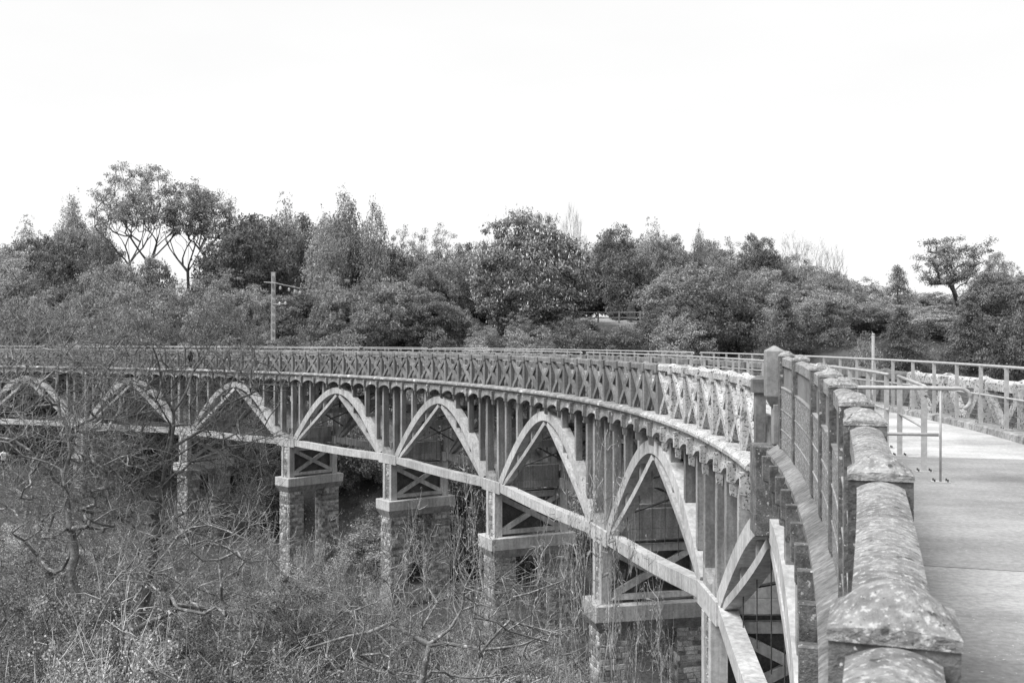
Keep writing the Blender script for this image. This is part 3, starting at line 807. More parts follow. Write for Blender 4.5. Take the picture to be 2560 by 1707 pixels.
KINDS = {}                          # each kind: height, half width, list of (part name, mesh)
def kind(name, H, w, parts): KINDS[name] = (H, w, parts)
def make_broadleaf(name, seed, H=14, w=5.5, ncl=330, k=84, leaf=.265, rad=.95, lmat=LEAF_M, bmat=BARK_D, trunk=.3, lump=.25, inner=.5, flower=False, crown_lo=.22, rtip=.02):
    g = np.random.default_rng(seed); zc = H * (1 + crown_lo) / 2; rz = H * (1 - crown_lo) / 2 - rad * .4
    T = blob_points(ncl, g, w - rad * .5, rz, zc, inner, lump, .15)
    n = 7; tr = [np.array([g.normal() * .05 * i, g.normal() * .05 * i, H * .55 * i / n]) for i in range(n + 1)]
    sk = Skeleton(tr, .8, .12, .06, g, .8, .7); sk.reach(T, .3, H * .12)
    V, F = sk.mesh_data(rtip, trunk, .55)
    c, dd = cloud(T, k, rad, g); lv = leaves_np(c, leaf, .5, .1, .6, unit(dd), g)
    parts = [('trunk', np_mesh('trunk', V, F, bmat)), ('crown', np_mesh('crown', *lv, lmat))]
    if flower:
        out = T[np.linalg.norm((T - [0, 0, zc]) / [w, w, rz], axis=1) > .72]
        fp = np.repeat(out, 3, 0) + g.normal(size=(len(out) * 3, 3)) * rad * .45; fp[:, 2] += rad * .45
        Vf, Ff = tubes_np(fp, fp + np.array([0, 0, .26]) + g.normal(size=fp.shape) * .05, np.full(len(fp), .07), np.full(len(fp), .03), 5)
        parts.append(('blossom', np_mesh('blossom', Vf, Ff, FLOWER)))
    kind(name, H, w, parts)
def make_birch(name, seed, H=16, w=3.4, lmat=LEAF_L, leaf=.26, ncl=300, strands=5, per=9, droop=1.0, bmat=BARK_W, lo=.2):
    g = np.random.default_rng(seed); zc = H * (1 + lo) / 2; rz = H * (1 - lo) / 2
    T = blob_points(ncl, g, w, rz, zc, .25, .3); f = np.clip((H - T[:, 2]) / (H * (1 - lo)), .24, 1) ** .38; T[:, :2] *= f[:, None]
    n = 12; tr = [np.array([.12 * math.sin(i), .1 * math.cos(i * 1.3), H * .93 * i / n]) for i in range(n + 1)]
    sk = Skeleton(tr, .7, .08, .10, g, 1.0, .9); sk.reach(T, .9, H * .1); V, F = sk.mesh_data(.012, .17, .6)
    c = []
    for q in T:
        for _ in range(strands):
            a = g.normal(size=3) * .35; st = q + a; L = g.uniform(.5, 1.5) * droop
            for i in range(per): c.append(st + np.array([a[0] * .5 * i / per, a[1] * .5 * i / per, -L * i / per]) + g.normal(size=3) * .10)
    lv = leaves_np(np.array(c), leaf, .1, .6, .5, None, g)
    kind(name, H, w, [('trunk', np_mesh('trunk', V, F, bmat)), ('crown', np_mesh('crown', *lv, lmat))])
def make_bare(name, seed, H=13, w=3.2, ncl=200, sub=5, bmat=TWIG, r=.20, lo=.3, narrow=True, leafy=0):
    g = np.random.default_rng(seed); zc = H * (1 + lo) / 2; rz = H * (1 - lo) / 2
    T = blob_points(ncl, g, w, rz, zc, .4, .3)
    n = 8; tr = [np.array([.1 * math.sin(i), .1 * math.cos(i * 1.3), H * .6 * i / n]) for i in range(n + 1)]
    sk = Skeleton(tr, .6, .10, .0, g, 1.2, 1.6); sk.reach(T, 1.4, H * .15); V, F = sk.mesh_data(.014, r, .55)
    a = np.repeat(T, sub, 0); dirn = unit(unit(a - np.array([0, 0, H * .35])) + g.normal(size=a.shape) * .45 + np.array([0, 0, .5]))
    m = a + dirn * g.uniform(.3, .6, (len(a), 1)); e = m + unit(dirn + g.normal(size=a.shape) * .3) * g.uniform(.3, .6, (len(a), 1))
    tw = join([(V, F), tubes_np(a, m, np.full(len(a), .011), np.full(len(a), .009), 3) if False else tubes_np(a, m, np.full(len(a), .012), np.full(len(a), .009), 4), tubes_np(m, e, np.full(len(a), .009), np.full(len(a), .005), 4)])
    parts = [('trunk', np_mesh('trunk', *tw, bmat))]
    if leafy:
        c = np.repeat(e, leafy, 0) + g.normal(size=(len(e) * leafy, 3)) * .22
        parts.append(('crown', np_mesh('crown', *leaves_np(c, .13, .3, 0, .5, None, g), LEAF_L)))
    kind(name, H, w, parts)
def make_cedar(name, seed, H=12, w=5, tiers=17, lmat=LEAF_D, leaf=.3):
    g = np.random.default_rng(seed); seg = [[], [], [], []]; c = []; outs = []
    for i in range(tiers):
        z = H * (.08 + .9 * i / tiers); rr = w * (1 - (i / tiers) ** 1.5) * g.uniform(.8, 1.1) + .3
        for b in range(9):
            z = max(.3, H * (.06 + .92 * (i + g.uniform(-.9, .9)) / tiers)); a = 2 * math.pi * (b + g.uniform(0, .8)) / 9; L = rr * g.uniform(.7, 1.1); prev = np.array([0, 0, z]); dz = g.uniform(-.30, .05)
            for q in range(5):
                f = (q + 1) / 5; nx = np.array([math.cos(a) * L * f, math.sin(a) * L * f, z + L * (.25 * f - .42 * f * f + dz * f)]) + g.normal(size=3) * .05
                seg[0].append(prev); seg[1].append(nx); seg[2].append(.05 * (1 - f * .8)); seg[3].append(.05 * (1 - f * .9)); prev = nx
                m = int(14 + 34 * f * L / w); pts = nx + g.normal(size=(m, 3)) * np.array([.42, .42, .2]) * (.6 + L / w * .6); c.append(pts)
                outs.append(np.repeat([[math.cos(a), math.sin(a), -.35]], m, 0))
    V, F = tubes_np(*[np.array(x) for x in seg], 4); tv = tubes_np([[0, 0, 0], [0, 0, H * .5]], [[0, 0, H * .5], [0, 0, H]], [.3, .18], [.18, .03], 8)
    kind(name, H, w, [('trunk', np_mesh('trunk', *join([tv, (V, F)]), BARK_D)), ('crown', np_mesh('crown', *leaves_np(np.concatenate(c), leaf, .6, .2, .38, np.concatenate(outs), g), lmat))])
def make_umbrella(name, seed, H=20, stems=((0, 0, 0),), w=4.2, lean=0.0):
    """tall bare stems fanning out into a thin shell of foliage"""
    g = np.random.default_rng(seed); segs = []; leaves = []
    for (sx, sy, fz) in stems:
        n = 9
        tr = [np.array([sx * (.3 + .7 * i / n) + lean * H * .16 * (i / n) ** 1.4, sy * (.3 + .7 * i / n) + .12 * math.sin(i * 1.7), H * .66 * i / n]) for i in range(n + 1)]
        m = 185; d_ = unit(g.normal(size=(m, 3))); d_[:, 2] = np.abs(d_[:, 2]) - .22; d_ = unit(d_)
        T = d_ * g.uniform(.62, 1.02, (m, 1)) * np.array([w, w, H * .31 * fz]) + np.array([sx + lean * H * .2, sy, H * .68])
        sk = Skeleton(tr, .8, .07, .0, g, 1.5, 1.25); sk.reach(T, 1.2, H * .3); segs.append(sk.mesh_data(.02, .17, .55))
        keep = T[T[:, 2] > H * .66]; c, dd = cloud(keep, 52, .72, g, .6); leaves.append(leaves_np(c, .22, .5, .1, .5, unit(dd), g))
    kind(name, H, w, [('trunk', np_mesh('trunk', *join(segs), BARK_D)), ('crown', np_mesh('crown', *join(leaves), LEAF_L))])
def make_shrub(name, seed, H=9, w=2.8, ncl=120, k=190, leaf=.078, lmat=LEAF_S, bmat=TWIG, twigs=3, rad=.42, lo=.34, wand=.45, wig=.13, step=.4):
    g = np.random.default_rng(seed); T = blob_points(ncl, g, w, H * (1 - lo) / 2, H * (1 + lo) / 2, .35, .45)
    sk = Skeleton([np.array([0, 0, 0.]), np.array([.05, 0, H * .12]), np.array([.0, .1, H * .25])], step, wig, .12 - wig * .4, g, .8, .7)
    sk.reach(T, .8); V, F = sk.mesh_data(.009, .09, .5)
    a = np.repeat(T, twigs, 0); dirn = unit(unit(a - np.array([0, 0, H * .4])) + g.normal(size=a.shape) * .8 + np.array([0, 0, .15]))
    L = g.uniform(.25, 1.0, (len(a), 1)) * wand; m = a + dirn * L; e = m + unit(dirn + g.normal(size=a.shape) * .6) * L * .9
    tw = join([(V, F), tubes_np(a, m, np.full(len(a), .013), np.full(len(a), .010), 3), tubes_np(m, e, np.full(len(a), .010), np.full(len(a), .005), 3)])
    parts = [('stems', np_mesh('stems', *tw, bmat))]
    c, dd = cloud(T, k, rad, g, .8); e2 = np.repeat(e, 4, 0) + g.normal(size=(len(e) * 4, 3)) * .07
    parts.append(('foliage', np_mesh('foliage', *leaves_np(np.concatenate([c, e2]), leaf, .5, .05, .72, None, g), lmat)))
    kind(name, H, w, parts)

make_broadleaf('oak_a', 1, lmat=LEAF_M)
make_broadleaf('oak_b', 2, H=15, w=5.2, lump=.45, lmat=LEAF_M)
make_broadleaf('round_light', 3, H=11, w=5.2, lmat=LEAF_L, lump=.2, ncl=380, crown_lo=.04, leaf=.24, k=76)
make_broadleaf('dark_oak', 4, H=12, w=5.2, lmat=LEAF_D, lump=.35, crown_lo=.06)
make_broadleaf('airy', 5, H=14, w=4.4, lmat=LEAF_L, ncl=300, k=62, leaf=.21, inner=.25, lump=.45, rad=.8, bmat=BARK_D, crown_lo=.1)
make_broadleaf('chestnut', 6, H=16, w=7.2, ncl=560, k=84, leaf=.29, rad=.95, lmat=LEAF_C, flower=True, crown_lo=.03, lump=.18, inner=.62, trunk=.4)
make_broadleaf('lone_oak', 7, H=14, w=5.0, ncl=150, k=72, leaf=.25, rad=.85, lmat=LEAF_L, crown_lo=.34, inner=.45, lump=.5, trunk=.38, rtip=.03)
make_broadleaf('bush_mid', 8, H=6, w=3.6, ncl=210, k=76, leaf=.19, rad=.66, lmat=LEAF_M, crown_lo=.0, trunk=.12)
make_broadleaf('bush_light', 9, H=6, w=3.4, ncl=210, k=76, leaf=.17, rad=.64, lmat=LEAF_L, crown_lo=.0, trunk=.12, lump=.35)
make_broadleaf('bush_dark', 10, H=7, w=3.8, ncl=220, k=76, leaf=.20, rad=.68, lmat=LEAF_D, crown_lo=.0, trunk=.14, lump=.35)
make_birch('birch_a', 11); make_birch('birch_b', 12, H=15, w=4.2, ncl=330, droop=1.2, lmat=LEAF_M)
make_birch('wispy', 13, H=14, w=3.0, ncl=260, leaf=.2, droop=.4, bmat=TWIG)
make_bare('bare_a', 14); make_bare('bare_b', 15, H=12, w=3.6, ncl=170, leafy=2)
make_cedar('cedar_a', 16); make_cedar('cedar_b', 17, H=10, w=5.6, tiers=12, lmat=LEAF_M)
make_umbrella('umbrella_a', 18, 20, ((-1.5, 0, 1.0), (1.1, .6, 1.0)), 3.9)
make_umbrella('umbrella_b', 19, 18, ((-.8, 0, 1), (1.6, .5, .8)), 2.9, .22)
make_shrub('shrub_leafy', 20); make_shrub('shrub_leafy_b', 21, H=10, w=3.0, ncl=130, k=190, leaf=.074)
make_shrub('shrub_twiggy', 22, ncl=150, k=64, twigs=4, leaf=.066, wand=.8); make_shrub('shrub_twiggy_b', 23, H=10, w=2.6, ncl=150, k=52, twigs=5, leaf=.07, wand=.9)
make_shrub('shrub_dark', 24, k=64, leaf=.085, lmat=LEAF_D, bmat=BARK_D)
make_shrub('sapling_bare', 25, H=9, w=2.2, ncl=60, k=12, twigs=4, leaf=.06, lo=.3, wand=.6, wig=.2, step=.3)

def plant(kn, x, y, ztop, halfw, label, name='tree', cat='tree', group=None, zbase=None, rot=None):
    """stands on the ground at x, y and reaches up to ztop"""
    H, w, parts = KINDS[kn]; zb = float(hz(x, y)) - .1 if zbase is None else zbase
    if ztop - zb < 1.5: zb = ztop - 1.5
    root = thing(name, (x, y, zb), label, cat, group)
    root.rotation_euler = (0, 0, random.uniform(0, 6.28) if rot is None else rot)
    sx = halfw / w; q_ = random.uniform(-.14, .14); root.scale = (sx * (1 + q_), sx * (1 - q_), (ztop - zb) / H)
    for pn, me in parts:
        o = bpy.data.objects.new(pn, me); COL.objects.link(o); o.parent = root
    return root
def DX(xd, y): return (xd * 1.08844 - 1280) / F_PX * y         # xd, yd: where it shows in the 2352 px wide view of the photograph
def DZ(yd, y): return EYE + (853.5 - yd * 1.08844) * y / F_PX
def DW(w, y): return w * 1.08844 / F_PX * y

# ------------------------------------------------------------------ the wood across the valley, tree by tree
TREES = [  # kind, x, top, half width (all in the 2352 px view), depth, label
 ('birch_a', 165, 458, 52, 138, 'slim pale birch whose pointed top stands clear left of the umbrella trees'),
 ('wispy', 60, 512, 60, 136, 'wispy light tree on the skyline at the left edge'),
 ('umbrella_a', 322, 370, 78, 134, 'tallest skyline tree, bare stems under a dense domed crown'),
 ('umbrella_b', 437, 404, 60, 135, 'leaning bare stemmed tree with tufted crown right of the tallest one'),
 ('birch_b', 232, 508, 48, 131, 'drooping dark birch just left of the tallest domed tree'),
 ('dark_oak', 150, 548, 78, 122, 'dark dense oak below the slim pale birch'),
 ('airy', 60, 575, 90, 124, 'airy light tree filling the left edge below the skyline'),
 ('bush_mid', 345, 590, 70, 126, 'bushy tree at the foot of the tallest domed tree'),
 ('round_light', 230, 625, 80, 116, 'light rounded tree in front of the dark dense oak'),
 ('dark_oak', 565, 482, 112, 124, 'big clumpy oak on the skyline behind the utility pole'),
 ('wispy', 655, 466, 60, 132, 'wispy tall top rising behind the big clumpy oak'),
 ('birch_b', 795, 458, 82, 128, 'tallest drooping birch of the middle skyline with white trunk'),
 ('birch_a', 745, 500, 58, 120, 'birch with a pale forked trunk standing before the tallest drooping birch'),
 ('birch_b', 862, 480, 52, 126, 'drooping birch right of the tallest one'),
 ('airy', 935, 530, 60, 132, 'fuzzy light tree in the dip of the skyline'),
 ('airy', 1010, 525, 66, 128, 'fuzzy light tree just left of the flowering chestnut'),
 ('lone_oak', 1240, 462, 55, 121, 'oak whose leafy top shows above the flowering chestnut'),
 ('chestnut', 1212, 490, 166, 108, 'great round horse chestnut covered in white blossom candles'),
 ('bare_a', 1312, 476, 36, 122, 'leafless slender tree behind the right shoulder of the chestnut'),
 ('oak_a', 1410, 510, 72, 124, 'full oak right of the leafless slender tree'),
 ('dark_oak', 1455, 570, 80, 118, 'dark tree behind the wooden field fence'),
 ('wispy', 1500, 516, 50, 130, 'wispy pale treetop right of the full oak'),
 ('oak_b', 1545, 535, 50, 126, 'small lumpy oak on the right hand skyline'),
 ('birch_b', 1606, 536, 30, 128, 'narrow dark tree poking from the skyline'),
 ('round_light', 1580, 612, 116, 103, 'broad rounded light tree right of the field fence'),
 ('airy', 1668, 555, 60, 122, 'light airy tree behind the broad rounded one'),
 ('oak_b', 1745, 533, 62, 120, 'tall oak with a ragged top over the tall pillar'),
 ('bare_b', 1838, 548, 52, 118, 'half bare tree with fine upright twigs right of the ragged oak'),
 ('bare_a', 1905, 568, 38, 120, 'leafless tree last in the row before the skyline dips'),
 ('bush_light', 1960, 640, 80, 116, 'light bushy tree in the low gap of the skyline'),
 ('cedar_b', 2062, 606, 66, 118, 'flat topped spreading conifer left of the lone oak'),
 ('lone_oak', 2195, 523, 88, 100, 'lone oak with dark forked trunk high on the right'),
 ('lone_oak', 2292, 562, 48, 104, 'smaller oak crown leaning out right of the lone oak'),
 ('oak_a', 2280, 615, 80, 92, 'full round tree below the smaller oak crown at right'),
 ('dark_oak', 2365, 636, 62, 94, 'dark tree cut by the right edge'),
 ('cedar_a', 1800, 672, 72, 84, 'layered drooping conifer just behind the tall pillar'),
 ('cedar_b', 1905, 690, 66, 86, 'layered light conifer right of the tall pillar'),
 ('cedar_a', 2070, 700, 86, 78, 'dark layered conifer behind the thin metal post'),
 ('cedar_a', 2230, 690, 84, 80, 'dark layered conifer below the full round tree'),
 ('cedar_b', 2350, 700, 80, 76, 'layered conifer at the right edge over the railing'),
 ('bush_dark', 2335, 712, 80, 72, 'dark bush at the right edge just above the railing'),
 ('bush_light', 1985, 768, 52, 70, 'light bush left of the thin metal post'),
 ('bush_mid', 1730, 640, 62, 108, 'mid grey tree between broad rounded tree and layered conifers'),
 ('bush_light', 425, 648, 78, 114, 'light tree below the leaning bare stemmed tree'),
 ('bush_light', 520, 690, 66, 110, 'light bushy tree left of the utility pole'),
 ('dark_oak', 705, 668, 78, 113, 'dark tree right of the utility pole'),
 ('bush_mid', 800, 690, 80, 110, 'mid grey bush below the white birch trunk'),
 ('round_light', 870, 655, 70, 116, 'rounded light tree below the dip of the skyline'),
 ('oak_a', 985, 612, 72, 119, 'oak with open branches left of the chestnut'),
 ('bush_light', 1040, 702, 62, 104, 'light bushy tree at the left foot of the chestnut'),
 ('bush_light', 1118, 756, 46, 102, 'small light bush in front of the chestnut foot'),
 ('bush_dark', 1312, 722, 92, 101, 'dark spreading bush at the right foot of the chestnut'),
 ('bush_mid', 1440, 748, 50, 100, 'low bush below the field fence'),
 ('bush_mid', 1368, 752, 40, 101, 'low bush left of the one below the field fence'),
 ('bush_light', 590, 742, 50, 108, 'low light bush around the utility pole foot'),
 ('bush_light', 700, 752, 44, 106, 'low light bush behind the railing right of the utility pole'),
 ('bush_dark', 905, 745, 66, 105, 'dark bush behind the railing left of the chestnut'),
 ('bush_light', 110, 690, 78, 112, 'light bushy tree in the lower left wood'),
 ('bush_mid', 20, 680, 70, 113, 'mid grey tree at the left edge over the railing'),
 ('bush_light', 350, 700, 74, 109, 'light tree above the railing between the two bare stems'),
]
for kn, xd, yt, hw, dep, lb in TREES:
    plant(kn, DX(xd, dep), dep, DZ(yt, dep), DW(hw, dep), lb, rot=0 if 'umbrella' in kn else None)

def bridge_y(x):                    # depth of the viaduct line at a given x (left part)
    a, b = 0.0, SMAX
    if x > 4.9: return 30.0
    for _ in range(40):
        m_ = (a + b) / 2 + 0
        if m_ > 12 and W(m_, 0, 0)[0] < x: b = m_
        else: a = m_
    return W((a + b) / 2, 0, 0)[1]
rr = random.Random(11)
FILL = [('bush_mid', 'mid grey leafy tree filling the wooded slope beyond the viaduct'), ('bush_light', 'light leafy tree filling the wooded slope beyond the viaduct'),
        ('bush_dark', 'dark leafy tree filling the wooded slope beyond the viaduct'), ('shrub_dark', 'dark undergrowth bush on the wooded slope beyond the viaduct')]
for y in (72, 80, 88, 95, 101, 107, 113, 119, 127):
    x = -.56 * y
    while x < .42 * y:
        x += rr.uniform(3.6, 5.6)
        yy = y + rr.uniform(-2.5, 2.5)
        if x < 9 and yy < bridge_y(min(x, 4.8)) + (7.5 if x < 4 else 11): continue
        if x > 4 and yy < 60: continue
        if abs(x) > 0 and x > .16 * yy and yy < 86: continue
        q = rr.choices((0, 1, 2), (4, 3, 3))[0]; kn, lb = FILL[q]; h = rr.uniform(4.2, 7.5); hw_ = rr.uniform(2.6, 4.0)
        if y >= 101: kn = (('oak_a', 'oak_b'), ('airy', 'round_light'), ('dark_oak', 'dark_oak'))[q][rr.randint(0, 1)]; h = rr.uniform(8, 13); hw_ = 0
        zt = min(float(hz(x, yy)) + h, DZ(655 + rr.uniform(-50, 75), yy))
        if -.06 * yy < x < .085 * yy: zt = min(zt, DZ(735 + rr.uniform(-20, 20), yy))
        if .127 * yy < x < .228 * yy and yy > 97: zt = min(zt, DZ(745 + rr.uniform(-15, 20), yy))
        if x > .34 * yy: zt = min(zt, DZ(715 + rr.uniform(-15, 20), yy))
        if .070 * yy < x < .145 * yy: zt = min(zt, DZ(758, yy))
        if -.29 * yy < x < -.19 * yy and yy < 113: zt = min(zt, DZ(768, yy))
        if not hw_: hw_ = min(max(.40 * (zt - float(hz(x, yy))), 2.0), 4.2)
        if zt - float(hz(x, yy)) < 2.5: zt = float(hz(x, yy)) + 2.5
        if 0.03 * yy < x < .14 * yy and yy > 98: continue
        plant(kn, x, yy, zt, hw_, lb, group='trees on the wooded slope beyond the viaduct')

SKYL = [(-60, 540), (0, 535), (60, 520), (150, 505), (250, 520), (270, 600), (330, 640), (450, 640), (500, 590), (560, 485), (800, 472), (900, 535), (1080, 545), (1200, 500), (1330, 545), (1420, 515),
        (1600, 550), (1720, 540), (1850, 585), (1930, 625), (2020, 650), (2100, 665), (2250, 665), (2300, 640), (2420, 600)]
BACK = [('oak_a', 'full mid grey tree in the back row of the wood'), ('airy', 'airy light tree in the back row of the wood'), ('round_light', 'rounded light tree in the back row of the wood'), ('dark_oak', 'dark tree in the back row of the wood'), ('oak_b', 'lumpy tree in the back row of the wood')]
for y in (134, 143):
    xd = -70
    while xd < 2400:
        xd += rr.uniform(48, 75); yy = y + rr.uniform(-3, 3)
        yt = np.interp(xd, [q[0] for q in SKYL], [q[1] for q in SKYL]) + rr.uniform(4, 50)
        kn, lb = rr.choice(BACK); plant(kn, DX(xd, yy), yy, DZ(yt, yy), rr.uniform(3.6, 5.2), lb, group='back row of the wood')

# dense undergrowth clothing the valley floor and slopes
def undergrowth():
    g = np.random.default_rng(5); n = 60000
    y = 14 + 112 * g.uniform(0, 1, n) ** .8; x = g.uniform(-.58, .45, n) * y
    k = (np.sin(x * .9 + 3 * np.sin(y * .23)) + np.sin(y * .8 + 2 * np.sin(x * .31)) > -.6); x, y = x[k], y[k]
    z = hz(x, y) + g.uniform(0, 1, len(x)) ** 1.5 * 1.3
    V, F = leaves_np(np.stack([x, y, z], -1), .24, .8, 0, .55, None, g)
    solo('undergrowth', np_mesh('undergrowth', V, F, LEAF_D), 'dark leafy undergrowth on the valley floor', None, None, 'stuff')
undergrowth()

# ------------------------------------------------------------------ shrubs and saplings on the near side of the viaduct
TOPX = [0, 150, 300, 420, 520, 640, 760, 870, 950, 1050, 1130, 1300, 1450, 1560, 1700]
TOPY = [1240, 1225, 1260, 1310, 1330, 1290, 1315, 1420, 1450, 1450, 1480, 1490, 1450, 1450, 1470]
SH = {'shrub_leafy': 'leafy shrub in the thicket below the viaduct', 'shrub_leafy_b': 'tall leafy shrub in the thicket below the viaduct',
      'shrub_twiggy': 'twiggy half bare shrub in the thicket below the viaduct', 'shrub_twiggy_b': 'tall twiggy half bare shrub in the thicket below the viaduct',
      'shrub_dark': 'dark leaved shrub in the thicket below the viaduct'}
for y, lift in ((62, 30), (54, 0), (47, 10), (41, 45), (36, 90), (31, 140), (27, 190), (23.5, 240)):
    xd = -60
    while xd < 1640:
        xd += rr.uniform(.7, 1.3) * 3.4 / DW(1, y)
        yy = y + rr.uniform(-1.8, 1.8); x = DX(xd, yy)
        if yy > bridge_y(min(x, 4.8)) - 2.2 and x > -46: continue
        if x > 2.6: continue
        yt = np.interp(xd, TOPX, TOPY) + lift + rr.uniform(-70, 85)
        zt = DZ(yt, yy); zb = float(hz(x, yy))
        if zt - zb < 2.2: zt = zb + 2.2
        if xd > 1300: kn = rr.choice(['shrub_dark', 'shrub_twiggy', 'shrub_dark'])
        elif xd > 850: kn = rr.choice(['shrub_twiggy', 'shrub_twiggy_b', 'shrub_twiggy', 'shrub_leafy_b'])
        elif xd < 420 and yt > 1350: kn = rr.choice(['shrub_leafy', 'shrub_twiggy', 'shrub_twiggy_b', 'shrub_leafy_b'])
        else: kn = rr.choice(['shrub_leafy', 'shrub_leafy', 'shrub_leafy_b', 'shrub_twiggy', 'shrub_dark'])
        if xd <= 1300 and rr.random() < .15: kn = 'shrub_dark'
        plant(kn, x, yy, zt, rr.uniform(2.3, 3.3), SH[kn], 'shrub', 'shrub', 'shrubs in the thicket below the viaduct')
for i, (xd, yt, dep) in enumerate(((600, 1150, 50), (690, 1210, 46), (850, 1250, 40), (1070, 1180, 35), (1320, 1060, 29), (1430, 1040, 28), (1500, 1230, 26), (880, 1240, 36), (560, 1220, 44))):
    plant('sapling_bare', DX(xd, dep), dep, DZ(yt, dep), DW(46, dep), 'slender upright bare sapling among the stone piers', 'sapling', 'sapling', 'saplings among the stone piers')
SAP = [('sapling_bare', 1372, 945, 70, 27.5, 'tall branching sapling in front of the third arch foot'),
       ('sapling_bare', 1090, 1010, 60, 33, 'slender sapling rising before the second pier from the right'),
       ('sapling_bare', 930, 1120, 70, 38, 'upright twiggy sapling between two stone piers'),
       ('sapling_bare', 1250, 1130, 60, 31, 'thin sapling before the coping slab of a near pier'),
       ('sapling_bare', 760, 1160, 60, 44, 'sapling with bare wands right of the third pier'),
       ('shrub_dark', 590, 1010, 58, 84, 'dark evergreen bush behind the viaduct between two left piers')]
for kn, xd, yt, hw, dep, lb in SAP:
    plant(kn, DX(xd, dep), dep, DZ(yt, dep), DW(hw, dep), lb, 'sapling' if 'sapling' in lb else 'shrub', 'sapling' if 'sapling' in lb else 'shrub')

# ------------------------------------------------------------------ the gnarled bare trees in the left foreground
def D3(xd, yd, y): return np.array([DX(xd, y), y, DZ(yd, y)])
def gnarled(name, seed, limbs, ntips, box, dep, label, mat, rbase, twigs=4):
    g = np.random.default_rng(seed); l0 = limbs[0]; b = D3(*l0[0]); zb = float(hz(b[0], b[1]))
    first = [np.array([b[0], b[1], zb])] + [D3(*q) for q in l0]
    def dens(pts, w):
        o = [pts[0]]
        for a, c in zip(pts[:-1], pts[1:]):
            n = max(1, int(np.linalg.norm(c - a) / .45))
            for k in range(1, n + 1): o.append(a + (c - a) * k / n + (g.normal(size=3) * w if k < n else 0))
        return o
    sk = Skeleton(dens(first, .07), .42, .14, .02, g)
    for l in limbs[1:]:
        pts = dens([D3(*q) for q in l], .07); A = np.array(sk.p); prev = int(np.argmin(np.linalg.norm(A - pts[0], axis=1)))
        for q in pts[1:]: sk.p.append(q); sk.par.append(prev); prev = len(sk.p) - 1
    x0, x1, y0, y1 = box; T = []
    while len(T) < ntips:
        xd, yd = g.uniform(x0, x1), g.uniform(y0, y1); u = (xd - (x0 + x1) / 2) / ((x1 - x0) / 2); v = (yd - (y0 + y1) / 2) / ((y1 - y0) / 2)
        if u * u + v * v * (.8 if v > 0 else 1) > 1.05: continue
        T.append(D3(xd, yd, dep + g.normal() * 2.2))
    sk.reach(np.array(T), .15, zb + 4)
    V, F = sk.mesh_data(.011, rbase, .56, 5)
    segs = [(V, F)]; tips = np.array([sk.p[t] for t in sk.tips]); par = np.array([sk.p[sk.par[t]] for t in sk.tips])
    a = np.repeat(tips, twigs, 0); d0 = unit(np.repeat(tips - par, twigs, 0))
    for r0, r1, L in ((.010, .008, .45), (.008, .006, .35), (.006, .004, .3)):
        d0 = unit(d0 + g.normal(size=d0.shape) * .62 + np.array([0, 0, .08])); e = a + d0 * g.uniform(.6, 1.3, (len(a), 1)) * L
        segs.append(tubes_np(a, e, np.full(len(a), r0), np.full(len(a), r1), 3)); a = e
        if L == .45: a = np.repeat(a, 2, 0); d0 = np.repeat(d0, 2, 0)
    VV, FF = join(segs); base = np.array([b[0], b[1], zb])
    root = thing('bare_tree', base, label, 'tree', None)
    nv = len(V)
    t1 = bpy.data.objects.new('trunk', np_mesh('trunk', V - base, F, mat)); COL.objects.link(t1); t1.parent = root
    V2, F2 = join(segs[1:]); t2 = bpy.data.objects.new('twigs', np_mesh('twigs', V2 - base, F2, mat)); COL.objects.link(t2); t2.parent = root
    return root
d_ = 38
gnarled('bare_tree', 31, [
    [(330, 1420, d_), (352, 1240, d_), (372, 1120, d_), (392, 1030, d_), (398, 945, d_)],
    [(398, 945, d_), (372, 880, d_ - .5), (352, 800, d_ - 1), (340, 735, d_ - 1), (318, 690, d_ - 1)],
    [(398, 945, d_), (432, 890, d_ + .5), (462, 830, d_ + 1), (486, 780, d_ + 1), (520, 742, d_ + 1)],
    [(365, 1160, d_), (300, 1105, d_ - 1), (235, 1060, d_ - 1.5), (150, 1030, d_ - 2), (40, 1040, d_ - 2)],
    [(372, 1120, d_), (440, 1060, d_ - 1), (520, 1025, d_ - 1), (590, 1010, d_ - 1.2), (650, 985, d_ - 1.2)],
    [(392, 1030, d_), (470, 985, d_ + 1), (520, 930, d_ + 1.4), (575, 905, d_ + 1.4), (640, 930, d_ + 1.4)],
    [(300, 1105, d_ - 1), (395, 1055, d_ - 1.4), (480, 1000, d_ - 1.6)],
    [(352, 1240, d_), (420, 1180, d_ - 1.5), (500, 1165, d_ - 2), (590, 1200, d_ - 2.2)],
    [(462, 830, d_ + 1), (440, 770, d_ + 1), (430, 720, d_ + 1)],
    ], 520, (150, 650, 690, 1230), d_, 'big gnarled leafless tree whose forked branches cross in front of the viaduct', BARK_D, .19)
e_ = 35
gnarled('bare_tree', 32, [
    [(176, 1430, e_), (168, 1250, e_), (152, 1120, e_), (158, 1010, e_), (178, 930, e_)],
    [(158, 1010, e_), (128, 900, e_ + .5), (140, 810, e_ + .5), (150, 740, e_ + .5)],
    [(178, 930, e_), (225, 850, e_ + 1), (215, 770, e_ + 1), (240, 710, e_ + 1)],
    [(152, 1120, e_), (90, 1060, e_ - 1), (30, 1010, e_ - 1.2), (-30, 1000, e_ - 1.2)],
    [(152, 1120, e_), (220, 1050, e_ + .5), (290, 1010, e_ + 1)],
    ], 400, (-60, 330, 690, 1240), e_, 'lichen spotted leafless tree at the left edge before the viaduct', BARK_L, .16)
f_ = 29
